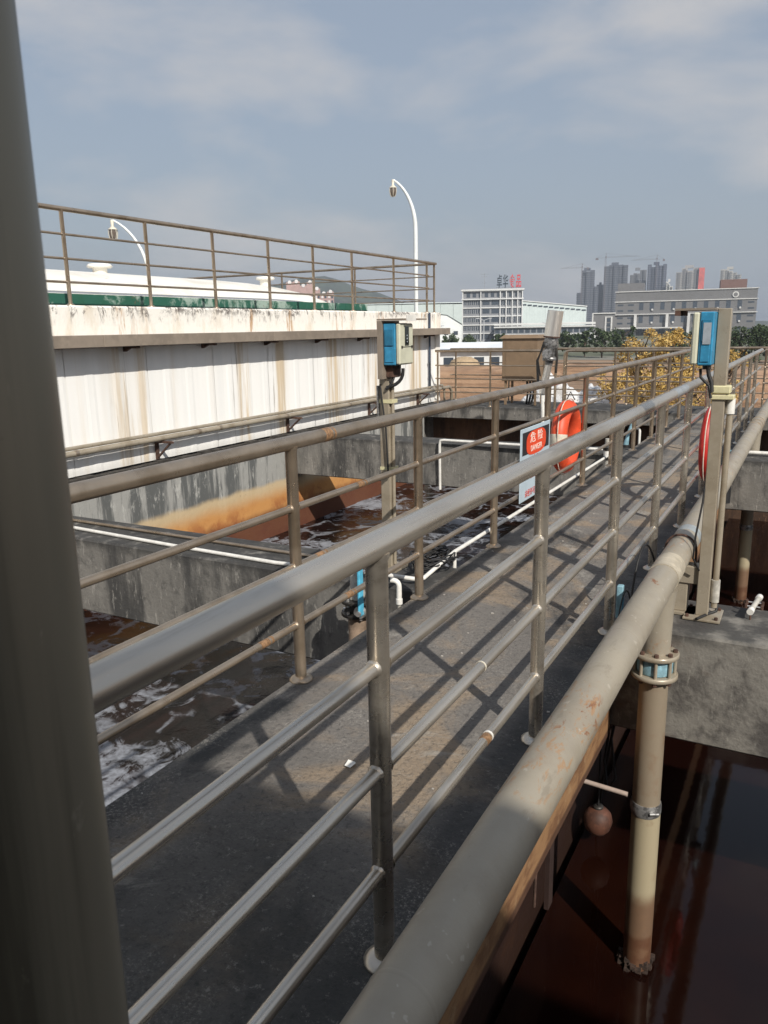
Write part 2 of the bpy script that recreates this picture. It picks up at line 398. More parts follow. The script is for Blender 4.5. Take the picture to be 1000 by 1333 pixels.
# ---------------------------------------------------------------- water
def sheet(x0, x1, y0, y1, z, step, amp, name, mat, seed=0):
    nx = max(2, int((x1-x0)/step)); ny = max(2, int((y1-y0)/step)); v = []
    for j in range(ny+1):
        for i in range(nx+1):
            x = x0+(x1-x0)*i/nx; y = y0+(y1-y0)*j/ny
            h = amp*noise.fractal(Vector((x*2.2+seed, y*2.2, 0)), 1, 2, 4) if amp else 0
            v.append((x, y, z+h))
    mb = MB(); mb.add(v, [(j*(nx+1)+i, j*(nx+1)+i+1, (j+1)*(nx+1)+i+1, (j+1)*(nx+1)+i) for j in range(ny) for i in range(nx)], True)
    return kind(mb.build(name, mat))
sheet(-6.86, -1.70, -3, 14.7, -1.45, .09, .02, 'water', m_wl)
sheet(-1.1, 6.0, .2, 14.7, -1.87, .5, 0, 'water', m_wr)

# ---------------------------------------------------------------- walkway (slabs), platform, walls
wk = thing('walkway', '', ''); del wk['label']; del wk['category']; kind(wk)
y = -1.2; k = 0
while y < 14.1:
    y1 = 3.55 if k == 0 else min(y+1.19, 14.19)
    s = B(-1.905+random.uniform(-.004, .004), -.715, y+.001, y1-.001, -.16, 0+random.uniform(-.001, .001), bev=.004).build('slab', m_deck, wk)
    y = y1; k += 1
B(-1.86, -.79, -1.2, 14.19, -.63, -.163).build('edge_beam', face_mat(), wk)
B(-1.72, -1.16, -3, 14.3, -3.9, -.603).build('support_wall', wet_wall_mat(), wk)
pf = thing('platform', '', ''); del pf['label']; del pf['category']; kind(pf)
x = -6.86
while x < 6:
    x1 = min(x+1.3, 6); B(x+.005, x1-.005, 14.2, 15.6, -.24, -.001+random.uniform(-.003, .002), bev=.01).build('slab', m_conc, pf); x = x1
B(-6.86, 6, 14.75, 14.95, -3.9, -.245).build('support_wall', m_brownc, pf)

def cwall(x0, x1, y0, y1, label, mat=m_conc, z1=-.004):
    o = B(x0, x1, y0, y1, -.585, z1, bev=.012).build('concrete_beam', mat); tag(o, label, 'beam', 'deep concrete cross beams over the tanks'); return o
cwall(-6.85, -1.862, 3.93, 4.45, 'grey tank cross beam carrying a white plastic pipe, left of the walkway')
cwall(-.813, 6, 3.91, 4.45, 'grey tank cross beam under the right control box post', mottled_mat())
cwall(-6.85, -1.862, 9.47, 9.97, 'streaked cross beam with a white pipe bent down over its face, left of the walkway')
cwall(-.813, 6, 9.53, 10.0, 'far cross beam right of the walkway, behind the nearer one with the post', m_conc)
tw = B(-6.87, -6.80, -3.2, 14.19, -3.9, -.03).build('concrete_wall', m_streak); tag(tw, 'streaked grey tank wall with rusty foot below the white building', 'wall')
tw2 = B(6.0, 6.3, -3.2, 14.19, -3.9, 0).build('concrete_wall', m_conc); tag(tw2, 'outer tank wall beyond the right tanks, out of view', 'wall')
cap = MB()
for i in range(90):
    yy = -3.2+i*.193
    cap.box(-6.871, -6.775-random.uniform(0, .02), yy, yy+.196, -.03, random.uniform(-.012, .012))
cap.build('cap', plain('mossy_cap', (.05, .045, .04), .95, 0, .5, 9), tw)
# slab at the foot of the added shade house (the photographer stands on it) 
B(-1.9, 6.5, -7, -1.21, -3.9, -.002).build('landing', m_conc); kind(bpy.data.objects['landing'])
st = B(-.70, 1.6, -1.205, .22, -.2, 0.0).build('landing', m_conc); kind(st)

# ---------------------------------------------------------------- white building left
wbd = thing('tank_building', 'low white sheet walled tank building with stained parapet, left of the tanks', 'building', (-6.87, 5, 0))
B(-16, -6.93, -6, 14.93, -3.99, 1.34).build('core', m_conc_l, wbd)
yy = -6.0
pw = 1.17
pm = None
while yy < 14.9:
    y1 = min(yy+pw, 14.93); mb = MB(); prof = []
    n = 3
    d = (y1-yy-.008)/n
    for i in range(n):
        a = yy+.004+i*d
        prof += [(a, -6.8785), (a+d*.62, -6.8785), (a+d*.72, -6.874), (a+d*.90, -6.874)]
    prof.append((yy+.004+n*d, -6.8785))
    v = [(x, y_, z) for (y_, x) in prof for z in (0.012, 1.35)]
    mb.add(v, [(2*i, 2*i+2, 2*i+3, 2*i+1) for i in range(len(prof)-1)])
    mb.box(-6.93, -6.89, yy+.004, y1-.004, .012, 1.35)
    mb.build('wall_panel', m_white, wbd); yy = y1
pa = MB(); n = 60
B(-7.06, -6.86, -6, 14.95, 1.352, 1.795, bev=.02).build('parapet', m_para, wbd)
B(-16, -6.86, 14.955, 15.15, 1.352, 1.795, bev=.02).build('parapet', m_para, wbd)
B(-15.99, -7.065, -6, 14.95, 1.345, 1.66).build('roof', m_conc_l, wbd)
B(-6.95, -6.84, 14.86, 15.06, .01, 1.795, bev=.01).build('corner_pier', m_para, wbd)
B(-6.84, -6.81, 14.5, 14.54, .3, 1.79).build('downpipe', plain('navy_pipe', (.05, .07, .11), .5), wbd)
# cable tray along the facade
ct = thing('cable_tray', 'long brown steel cable tray running along the white wall under its parapet', 'cable tray', (-6.8, 5, 1.4))
for i, y0 in enumerate([-6+3*j for j in range(7)]):
    B(-6.855, -6.585, y0+.003, min(y0+3, 15.15)-.003, 1.362, 1.487, bev=.004).build('tray_section', m_tray, ct)
for y0 in [2.6, 3.9, 5.2, 6.5, 7.8, 9.1, 10.4, 11.7, 13.0, 14.3]:
    b = MB(); b.box(-6.85, -6.62, y0, y0+.035, 1.335, 1.36)
    b.add([(-6.85, y0, 1.30), (-6.85, y0+.03, 1.30), (-6.85, y0+.03, 1.345), (-6.85, y0, 1.345), (-6.82, y0, 1.30), (-6.82, y0+.03, 1.30), (-6.72, y0+.03, 1.345), (-6.72, y0, 1.345)],
          [(0, 1, 2, 3), (4, 7, 6, 5), (0, 4, 5, 1), (0, 3, 7, 4), (1, 5, 6, 2)])
    b.build('bracket', m_rust, ct)
# wall pipes
wp = thing('wall_pipes', 'pair of brown pipes on rusty brackets along the foot of the white wall', 'pipe', (-6.65, 5, .28))
T([(-6.77, -5, .335), (-6.77, 15.0, .335), (-6.77, 15.1, .28), (-6.77, 15.12, -.1)], .022).build('pipe', m_pipe, wp)
T([(-6.745, -5, .28), (-6.745, 12.0, .28), (-6.745, 15.3, .28), (-6.745, 15.42, .2), (-6.745, 15.43, -.1)], .032).build('pipe', m_pipe, wp)
for y0 in [-1, 1.5, 4.2, 6.88, 9.58, 12.05, 14.0]:
    b = MB(); b.box(-6.87, -6.60, y0, y0+.04, .22, .245); b.box(-6.87, -6.84, y0, y0+.04, .02, .245)
    b.tube([(-6.85, y0+.02, .04), (-6.64, y0+.02, .22)], .014, 6)
    b.build('bracket', m_rust, wp)
for y0 in [5.6, 7.5, 7.9, 9.4, 11.2]:
    T([(-6.745, y0, .28), (-6.745, y0+.05, .28)], .0345).build('coupling', m_rail, wp)

# FRP covers on roof
cv = thing('tank_cover', 'long arched white tank cover with worn green rim on the roof', 'tank cover', (-9.3, 5, 1.66))
def arch(x0, x1, ya, yb, zb, h, nose):
    v = []; na = 18; ys = [ya, ya+2.5, ya+5, ya+7.5, ya+10, ya+12.5, yb-nose]+[yb-nose*(1-sin(t*pi/2/7)) for t in range(1, 8)]
    for y_ in ys:
        s = 1.0
        if y_ > yb-nose: s = math.sqrt(max(0.0, 1-((y_-yb+nose)/nose)**2))
        s = max(s, .02)
        for k in range(na+1):
            t = k/na; x = (x0+x1)/2+(x1-x0)/2*(2*t-1)*(.25+.75*s)
            v.append((x, y_, zb+h*s*(1-(2*t-1)**2)**.8+.0))
    f = [(j*(na+1)+i, (j+1)*(na+1)+i, (j+1)*(na+1)+i+1, j*(na+1)+i+1) for j in range(len(ys)-1) for i in range(na)]
    return MB().add(v, f, True)
arch(-11.0, -7.62, -5, 13.6, 1.93, .42, 3.0).build('cover', m_dome, cv)
yy = -5
while yy < 13.3:
    y1 = min(yy+1.6, 13.4)
    B(-7.66, -7.60, yy+.004, y1-.004, 1.66, 1.955).build('rim', m_green, cv); yy = y1
B(-11.1, -7.67, 13.3, 13.36, 1.66, 1.93).build('rim', m_green, cv)
for yv in (8.25, 12.1):
    vt = MB().lathe([(.10, 2.20), (.10, 2.40), (.12, 2.41)], (-9.0, yv, 0), 20); v_ = vt.build('vent', m_dome, cv)
    MB().lathe([(.15, 2.40), (.18, 2.42), (.15, 2.455), (.03, 2.465)], (-9.0, yv, 0), 20).build('vent_cap', m_dome, v_)

# ---------------------------------------------------------------- railings
def railing(label, base, d, posts, ends, h=1.05, hr=.0265, mr=.0125, pr=.019, hh=(.775, .52, .26), mat=None, group='tan pipe railings', flange=True, tops=None, corner=None):
    """straight railing: base point, unit direction, post distances, (start, end) distances"""
    mat = mat or m_rail
    t = thing('railing', label, 'railing', tuple(base), group)
    d = Vector(d); base = Vector(base); up = Vector((0, 0, 1))
    a, b = ends
    pt = lambda s, z: base+d*s+up*z
    if corner == 'start':   # rounded drop at start
        hp = [pt(a, 0), pt(a, h-.1)]+arc(pt(a, h-.1), pt(a, h), pt(a+.1, h), 5)[1:]+[pt(b, h)]
    elif corner == 'end':
        hp = [pt(a, h)]+arc(pt(b-.1, h), pt(b, h), pt(b, h-.1), 5)+[pt(b, 0)]
    else: hp = [pt(a, h), pt(b, h)]
    # break up the long handrail so that weld rings read
    T(hp, hr, 18).build('handrail', mat, t)
    segs = sorted([a]+[p for p in posts if a < p < b]+[b])
    for z in hh:
        for p, q in zip(segs[:-1], segs[1:]):
            if q-p < .05: continue
            mbr = T([pt(p, z), pt(q, z)], mr, 12)
            for e, sgn in ((p, 1), (q, -1)):
                e0 = e+sgn*(pr*.92); mbr.tube([pt(e0, z), pt(e0+sgn*.003, z), pt(e0+sgn*.008, z)], mr, 12, rs=[mr*1.28, mr*1.22, mr*1.0])
            mbr.build('mid_rail', mat, t)
    for p in posts:
        o = T([pt(p, 0), pt(p, h-hr*1.1), pt(p, h-hr*.9), pt(p, h-hr*.5)], pr, 18, rs=[pr, pr, pr*1.13, pr*1.2]).build('post', mat, t)
        if flange:
            c = pt(p, 0)
            MB().lathe([(pr*2.1, 0), (pr*2.1, .006), (pr*1.5, .016), (pr*1.05, .02)], tuple(c), 16).build('flange', mat, o)
    return t
XR, XL = -.79, -1.8887
pR = [1.4072+1.177*i for i in range(-1, 11)]
railing('nearest tan handrail with thick top tube, between the walkway and the big grey pipe', (XR, 0, 0), (0, 1, 0), pR, (-.4, 14.25), mr=.0165, pr=.025, hr=.031, mat=m_near)
pL = [2.6286+1.1908*i for i in range(-3, 10)]
railing('railing along the left edge of the walkway, carrying the warning board', (XL+.02, 0, 0), (0, 1, 0), pL, (-1.0, 14.3), mr=.0155, pr=.025, hr=.030)
# worn bands, tape and patches on the near railings
def band(par, x, y0, y1, z, r, mat, name): T([(x, y0, z), (x, y1, z)], r, 18).build(name, mat, bpy.data.objects[par])
m_tapeg = plain('grey_tape_band', (.33, .35, .36), .35, .3, .15); m_rustb = plain('heat_tint', (.36, .21, .11), .55, .3, .45, 60)
band('railing', XR, 5.35, 5.85, 1.05, .0318, m_tapeg, 'tape_band')
band('railing', XR, 2.090, 2.098, .26, .0175, m_pvc, 'tape_band'); band('railing', XR, 2.05, 2.084, .26, .0172, m_rustb, 'rust_band')
band('railing', XR, 2.024, 2.030, .52, .0172, m_refl, 'tape_band')
band('railing', XR, 4.96, 4.975, .26, .0175, m_pvc, 'tape_band')
for y_, z_, r_ in ((2.86, 1.05, .0306), (3.02, .26, .0162), (2.78, .52, .0162), (2.35, .26, .0162), (3.15, .775, .0162)):
    band('railing.001', XL+.02, y_, y_+.055, z_, r_, m_rustb, 'rust_band'); band('railing.001', XL+.02, y_+.07, y_+.082, z_, r_, m_rustb, 'rust_band')
# roof railing
railing('railing on the white building parapet, parallel to the walkway', (-6.93, 0, 1.795), (0, 1, 0), [3.5, 4.7, 5.914, 7.075, 8.237, 9.414, 10.554, 11.721, 13.211, 14.621], (-1, 14.72), h=.957, hr=.026, mr=.013, pr=.021, hh=(.71, .47, .235))
railing('railing across the far end of the white building roof', (-6.93, 15.05, 1.795), (-1, 0, 0), [.04, 1.9, 3.8, 5.7, 7.6], (0, 8.6), h=.957, hr=.024, mr=.012, pr=.02, hh=(.71, .47, .235))
T([(-6.93, 14.72, 2.752), (-6.93, 15.05, 2.752)], .025).build('handrail', m_rail, bpy.data.objects['railing.003'])
# cross platform railings
railing('front platform railing left of the tilted mixer, ending in a rounded corner', (-6.6, 14.3, 0), (1, 0, 0), [.05, 1.15, 2.2], (0, 2.42), corner='end', hr=.024, mr=.012, pr=.018)
railing('front platform railing right of the tilted mixer, up to the walkway', (-4.02, 14.3, 0), (1, 0, 0), [.9, 1.55], (0, 2.1), corner='start', hr=.024, mr=.012, pr=.018)
railing('long railing along the far edge of the platform behind the others', (-6.8, 15.5, 0), (1, 0, 0), [.12+1.18*i for i in range(11)], (0, 12.8), hr=.024, mr=.012, pr=.018)
railing('front platform railing right of the walkway end, behind the grey pipe', (XR+.05, 14.32, 0), (1, 0, 0), [.6+1.18*i for i in range(5)], (0, 6.6), hr=.024, mr=.012, pr=.018)

# ---------------------------------------------------------------- big near post (canopy column) and a shade house added behind the camera
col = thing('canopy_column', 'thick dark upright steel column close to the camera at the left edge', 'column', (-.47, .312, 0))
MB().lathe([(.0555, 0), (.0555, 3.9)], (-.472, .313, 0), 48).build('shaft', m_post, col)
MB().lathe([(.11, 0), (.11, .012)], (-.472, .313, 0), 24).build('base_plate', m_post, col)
mh = thing('shade_house', 'unseen house added behind the camera, its roof shading the near walkway', 'building', (2, -4, 0))  # unseen house added to cast the near shade; roof edge follows that shade
B(-2.6, 7.5, -8, -1.30, 3.92, 4.1).build('roof', m_conc_l, mh)  # roof of the added shade house
B(-2.4, 7.2, -7.8, -2.4, 0, 3.915).build('wall', plain('shade_house_render', (.36, .35, .32), .9), mh)  # wall of the added shade house
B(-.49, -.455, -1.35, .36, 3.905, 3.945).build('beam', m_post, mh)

# ---------------------------------------------------------------- the air main
mn = thing('air_main', 'big beige grey pipe running beside the nearest railing over the right tanks', 'pipe', (-.34, 2, .785))
PX = -.331; PZ = .785; PR = .042; K = 1.62   # laid out small, then enlarged about a fixed point to true size
def KS(mb, k=1.62): mb.v = [(x*k, y*k, 1.5+(z-1.5)*k) for x, y, z in mb.v]; return mb
KS(T([(PX, -.9, PZ), (PX, 2.2, PZ)], PR, 40)).build('pipe_run', m_main, mn)
KS(T([(PX, 2.2, PZ), (PX, 5.62, PZ)], PR, 40)).build('pipe_run', m_main, mn)
KS(T([(PX, 5.62, PZ), (PX, 8.6, PZ)], PR, 40)).build('pipe_run', m_main, mn)
for yy in (-.2, .62, 1.22, 1.72, 3.6, 4.5):
    KS(T([(PX, yy, PZ), (PX, yy+.004, PZ), (PX, yy+.008, PZ)], PR, 40, caps=False, rs=[PR*1.001, PR*1.016, PR*1.001])).build('weld_seam', m_main, mn)
KS(T([(PX, 2.27, PZ), (PX, 2.40, PZ)], PR*1.05, 40)).build('coupling', plain('pale_primer', (.46, .41, .32), .5), mn)
KS(T([(PX, 2.72, PZ), (PX, 2.79, PZ)], PR*1.012, 40)).build('tape_band', plain('grey_tape', (.30, .33, .34), .35), mn)
for yy in (5.95, 6.10, 6.27): KS(T([(PX, yy, PZ), (PX, yy+.025, PZ)], PR*1.10, 28)).build('clamp', m_main, mn)
m_drop = drop_mat()
def drop(DX, DY, label, gm_=None):
    dp = thing('drop_pipe', label, 'pipe', (DX*K, DY*K, 0))
    k = lambda mb, nm, mt, par=dp: KS(mb).build(nm, mt, par)
    k(MB().lathe([(.050, .735), (.044, .69), (.042, .58), (.042, .535)], (DX, DY, 0), 28), 'tee_neck', m_main)
    k(MB().lathe([(.0425, .468), (.0425, .02)], (DX, DY, 0), 28), 'upper_pipe', m_drop)
    k(MB().lathe([(.044, -.01), (.044, -.62)], (DX+.002, DY, 0), 28), 'lower_pipe', m_drop)
    k(MB().lathe([(.045, -.012), (.0475, 0), (.0475, .018), (.045, .03)], (DX, DY, 0), 28), 'clamp', m_grease)
    k(MB().tube([(DX+.02, DY-.045, .01), (DX+.045, DY-.035, .012)], .006, 8), 'clamp_bolt', m_grease)
    for z0 in (.455, .522):
        f = k(MB().lathe([(.065, z0), (.068, z0+.002), (.068, z0+.013), (.065, z0+.015)], (DX, DY, 0), 32), 'flange', m_pipe)
        for q in range(8):
            a = q*pi/4+.2; k(MB().lathe([(.007, z0-.010 if z0 < .5 else z0+.015), (.007, z0-.0 if z0 < .5 else z0+.024)], (DX+.056*cos(a), DY+.056*sin(a), 0), 6, sm=False), 'bolt', m_rust, f)
    k(MB().lathe([(.050, .472), (.052, .476), (.052, .516), (.050, .52)], (DX, DY, 0), 30), 'gasket', gm_ or m_bluep)
    for q in range(8):
        a = q*pi/4+.2; k(MB().lathe([(.0052, .470), (.0052, .522)], (DX+.0575*cos(a), DY+.0575*sin(a), 0), 8), 'stud', m_pipe)
    sc = MB()
    for i in range(90):
        a = random.uniform(0, 2*pi); r_ = random.uniform(.038, .052); z_ = random.uniform(-.60, -.555); s_ = random.uniform(.003, .009)
        sc.box(DX+r_*cos(a)-s_, DX+r_*cos(a)+s_, DY+r_*sin(a)-s_, DY+r_*sin(a)+s_, z_, z_+s_*1.6)
    kind(k(sc, 'crust', plain('dark_sludge', (.05, .03, .022), .9, 0, .6, 30)), 'stuff')
drop(-.3455, 2.33, 'upright tan pipe with blue gasket dropping from the big grey pipe into brown water')
drop(-.3455, 6.27, 'second upright tan pipe, farther along the big grey pipe by the right edge', m_pvcd)

# pipe support on cross wall
ps = thing('pipe_support', 'tan steel T-shaped support with u-bolt under the big grey pipe', 'pipe support', (-.40, 4.3, 0))
B(-.60, -.44, 4.17, 4.33, 0, .012).build('base_plate', m_pipe, ps)
B(-.555, -.485, 4.2, 4.29, .012, .17, bev=.004).build('leg', m_pipe, ps)
B(-.63, -.415, 4.19, 4.28, .17, .265, bev=.004).build('bracket', m_pipe, ps)
cx_, cz_, rr_ = PX*K, 1.5+(PZ-1.5)*K, PR*K+.009
ub = [(cx_+rr_*cos(a), 4.235, cz_+rr_*sin(a)) for a in [pi*i/12 for i in range(0, 13)]]
T([(ub[0][0], 4.235, .262)]+ub+[(ub[-1][0], 4.235, .262)], .006, 8).build('u_bolt', m_rust, ps)

# ---------------------------------------------------------------- control boxes
pb = thing('box_post', 'tan square post with conduit and yellowed straps on the right cross wall', 'post', (-.40, 4.2, 0), 'square posts carrying the control boxes')
B(-.435, -.375, 4.17, 4.235, .012, 1.565, bev=.003).build('column', m_pipe, pb)
bp = B(-.49, -.31, 4.11, 4.31, 0, .012, bev=.002).build('base_plate', m_pipe, pb)
for a_, b_ in ((-.47, 4.13), (-.33, 4.13), (-.47, 4.29), (-.33, 4.29)): MB().lathe([(.009, .012), (.009, .026)], (a_, b_, 0), 6, sm=False).build('bolt', m_rust, bp)
T([(-.352, 4.222, .05), (-.352, 4.222, 1.13)], .015, 14).build('conduit', m_pipe, pb)
MB().lathe([(.022, .08), (.022, .20)], (-.352, 4.222, 0), 14).build('conduit_collar', m_pvcd, pb)
MB().lathe([(.022, 1.06), (.022, 1.135)], (-.352, 4.222, 0), 14).build('conduit_collar', m_pvc, pb)
B(-.437, -.352, 4.163, 4.243, 1.16, 1.20, bev=.006).build('strap', m_strap, pb)
B(-.439, -.334, 4.160, 4.247, 1.132, 1.154, bev=.003).build('strap', m_strap, pb)
B(-.62, -.436, 4.09, 4.34, 1.558, 1.568).build('sun_shade', m_tray, pb)
B(-.62, -.595, 4.09, 4.34, 1.535, 1.557).build('shade_lip', m_rust, pb)
T([(-.337, 4.24, .06), (-.34, 4.22, .03), (-.37, 4.2, .02), (-.42, 4.1, .015)], .008, 8).build('cable', m_black, pb)

def box_unit(name, label, x0, x1, y0, y1, z0, z1, side):
    """enclosure: blue body, beige front cover on the walkway side (side=+1 faces +X)"""
    t = thing(name, label, 'control box', ((x0+x1)/2, (y0+y1)/2, z0), 'blue and beige control boxes')
    xf = x1 if side > 0 else x0
    w_ = abs(x1-x0); cd = .03
    xb0, xb1 = (x0, x1-cd-.002) if side > 0 else (x0+cd+.002, x1)
    B(xb0, xb1, y0, y1, z0, z1, bev=.006).build('case', m_blue, t)
    c0, c1 = (x1-cd, x1) if side > 0 else (x0, x0+cd)
    B(c0, c1, y0-.003, y1+.003, z0+.004, z1-.002, bev=.008).build('front_cover', m_beige, t)
    # raised panels on the side facing the walkway entrance
    xm0 = xb0+.012; xm1 = xb1-.012
    B(xm0, xm1, y0-.007, y0-.0005, z0+.115, z1-.035, bev=.002).build('side_panel', m_blue2, t)
    B(xm0, xm1, y0-.005, y0-.0005, z0+.018, z0+.105, bev=.002).build('side_panel', m_blue, t)
    ex = side*.0015
    dd = (lambda a, b, c, d_, th, nm, mt: (B(xf, xf+side*th, a, b, c, d_, bev=0) if side > 0 else B(xf-th, xf, a, b, c, d_)).build(nm, mt, t))
    dd(y0+.06, y1-.06, z1-.13, z1-.02, .003, 'display', m_screen)
    dd(y0+.03, y1-.03, z0+.105, z0+.109, .002, 'seam', m_dark)
    for yk in (y0+.02, y1-.02):
        dd(yk-.006, yk+.006, z0+.10, z0+.114, .006, 'latch', m_dark)
    for i in range(3): dd(y0+.08, y1-.08, z1-.112+.018*i, z1-.104+.018*i, .0045, 'key_row', m_label)
    dd((y0+y1)/2-.02, (y0+y1)/2+.02, z0+.125, z0+.145, .003, 'badge', m_green)
    for i, xx in enumerate((xb0+.025, xb1-.02)):
        MB().lathe([(.011, z0-.022), (.011, z0)], (xx, (y0+y1)/2, 0), 12).build('cable_gland', m_dark, t)
    return t
rb = box_unit('control_box', 'blue and pale control box with grey label, on the right post', -.533, -.437, 4.06, 4.26, 1.30, 1.55, -1)
B(-.482, -.447, 4.0505, 4.053, 1.40, 1.50).build('label_plate', m_label, rb)
T([(-.46, 4.16, 1.28), (-.455, 4.16, 1.25), (-.44, 4.155, 1.215), (-.435, 4.15, 1.17)], .010, 8).build('cable', m_black, rb)
T([(-.495, 4.16, 1.28), (-.49, 4.15, 1.24), (-.45, 4.15, 1.2), (-.437, 4.15, 1.14)], .007, 8).build('cable', m_black, rb)
T([(-.43, 4.245, 1.14), (-.43, 4.245, .9), (-.437, 4.15, .62), (-.455, 4.12, .45), (-.46, 4.12, .33), (-.43, 4.15, .26)], .005, 8).build('cable', m_black, rb)

LX, LY = -2.30, 4.27
pl = thing('box_post', 'tan square post with thin straps on the left cross wall', 'post', (LX, LY, 0), 'square posts carrying the control boxes')
B(LX-.035, LX+.03, LY-.03, LY+.04, 0, 1.204, bev=.003).build('column', m_pipe, pl)
B(LX-.10, LX+.09, LY-.09, LY+.10, -.003, .010).build('base_plate', m_pipe, pl)
B(LX-.037, LX+.052, LY-.033, LY+.043, 1.055, 1.078).build('strap', m_strap, pl)
B(LX-.037, LX+.052, LY-.033, LY+.043, .64, .66).build('strap', m_strap, pl)
T([(LX+.041, LY+.0, .03), (LX+.041, LY+.0, 1.18)], .011, 12).build('conduit', m_pipe, pl)
T([(LX-.048, LY-.02, .95), (LX-.048, LY-.02, 1.16)], .011, 12).build('conduit', m_grease, pl)
T([(LX+.03, LY-.05, .6), (LX+.02, LY-.055, .9), (LX-.01, LY-.05, 1.1), (LX-.02, LY-.045, 1.17)], .006, 8).build('cable', m_black, pl)
B(LX-.005, LX+.026, LY-.10, LY+.13, 1.205, 1.545).build('back_plate', m_tray, pl)
B(LX-.005, LX+.17, LY-.10, LY+.22, 1.547, 1.556).build('sun_shade', m_tray, pl)
B(LX+.1705, LX+.176, LY-.06, LY+.06, 1.54, 1.575).build('tag', m_pvc, pl)
lb = box_unit('control_box', 'blue sided beige control box with dark display, on the left post', LX+.028, LX+.142, LY-.085, LY+.085, 1.285, 1.53, 1)
B(LX+.027, LX+.07, LY-.05, LY+.06, 1.215, 1.284).build('bracket', m_rust, lb)
T([(LX+.115, LY+.0, 1.265)]+arc((LX+.115, LY, 1.25), (LX+.115, LY, 1.17), (LX+.02, LY-.04, 1.15), 6), .011, 8).build('cable', m_black, lb)
T([(LX+.06, LY+.0, 1.265)]+arc((LX+.06, LY, 1.25), (LX+.07, LY-.04, 1.17), (LX+.02, LY-.045, 1.14), 6), .008, 8).build('cable', m_black, lb)

# ---------------------------------------------------------------- plastic pipes on the left
def pvc(label, pts, r=.0125, mat=None, group=None, name='plastic_pipe'):
    o = T(pts, r, 12).build(name, mat or m_pvc); tag(o, label, 'pipe', group); return o
pvc('white plastic pipe running low along the left deck edge outside the railing', [(-2.20, 3.99, .045), (-2.0, 4.02, .035), (-1.955, 4.06, .035), (-1.945, 4.5, .085), (-1.945, 6.2, .08), (-1.95, 8.7, .07), (-1.95, 9.3, .07)], .0135)
pvc('short white plastic stub standing under the low edge pipe', [(-1.945, 4.5, .08), (-1.945, 4.5, .0), (-1.945, 4.5, -.04)], .013)
pvc('white plastic pipe lying on top of the left cross wall', [(-6.2, 4.17, .012), (-4.97, 4.10, .012), (-3.9, 4.03, .013), (-3.0, 4.0, .012), (-2.2, 4.0, .045)], .0135)
pvc('tan conduit lying behind the white pipe on the left cross wall', [(-6.2, 4.30, .012), (-2.4, 4.22, .012)], .012, m_rail)
pvc('white plastic pipe bent down over the second cross wall into the water', [(-2.0, 9.38, .05), (-3.3, 9.40, .045), (-4.22, 9.42, .05), (-4.275, 9.42, .045), (-4.289, 9.42, -.02), (-4.289, 9.43, -.62)], .018)
pvc('thin white plastic pipe across the far right cross wall', [(-.7, 9.86, .035), (2, 9.86, .03)], .022)
for lx, ly in ((-1.925, 3.68),):
    e = thing('vent_elbow', 'small white plastic elbow standing up beside the left railing post', 'pipe fitting', (lx, ly, 0))
    T([(lx, ly, -.22), (lx, ly, .05)], .011, 12).build('riser', m_pvcd, e)
    T([(lx, ly, .03), (lx, ly, .10)]+arc((lx, ly, .10), (lx, ly, .14), (lx-.045, ly-.01, .135), 5)[1:], .015, 12).build('elbow', m_pvc, e)
    MB().lathe([(.019, .0), (.019, .03)], (lx, ly, 0), 12).build('collar', m_pvc, e)
e2 = thing('vent_elbow', 'far small white plastic elbow beyond the orange lifebuoy', 'pipe fitting', (-1.95, 10.6, 0))
T([(-1.95, 10.6, -.2), (-1.95, 10.6, .12)]+arc((-1.95, 10.6, .12), (-1.95, 10.6, .17), (-2.01, 10.6, .165), 5)[1:], .016, 10).build('elbow', m_pvc, e2)

# valve on the left edge
vx, vy = -2.165, 3.62
va = thing('butterfly_valve', 'black pipe valve with blue lever handle beside the left railing', 'valve', (vx, vy, -.1))
MB().lathe([(.052, -.5), (.052, -.085)], (vx, vy, 0), 20).build('lower_pipe', plain('stained_pipe', (.30, .22, .16), .7, 0, .4), va)
for z0 in (-.08, -.005):
    f = MB().lathe([(.088, z0), (.09, z0+.004), (.09, z0+.016), (.088, z0+.02)], (vx, vy, 0), 24).build('flange', m_dark, va)
    for k in range(6): MB().lathe([(.009, z0-.012), (.009, z0+.034)], (vx+.073*cos(k*pi/3+.3), vy+.073*sin(k*pi/3+.3), 0), 6, sm=False).build('bolt', m_steel, f)
MB().lathe([(.062, -.058), (.066, -.05), (.066, -.012), (.062, -.006)], (vx, vy, 0), 22).build('body', m_black, va)
MB().lathe([(.045, .017), (.05, .05), (.036, .10), (.03, .22)], (vx, vy, 0), 20).build('upper_pipe', m_pvcd, va)
MB().lathe([(.035, 0), (.037, .01), (.037, .022), (.02, .03)], (vx+.055, vy-.07, -.04), 18, axis='Y').build('gear_plate', m_steel, va)
hd = B(vx+.066, vx+.082, vy-.105, vy-.06, -.05, .235, bev=.004).build('lever_handle', plain('blue_lever', (.10, .45, .66), .35, 0, .15), va)
MB().lathe([(.016, 0), (.016, .012)], (vx+.074, vy-.118, -.03), 12, axis='Y').build('lever_bolt', m_steel, hd)
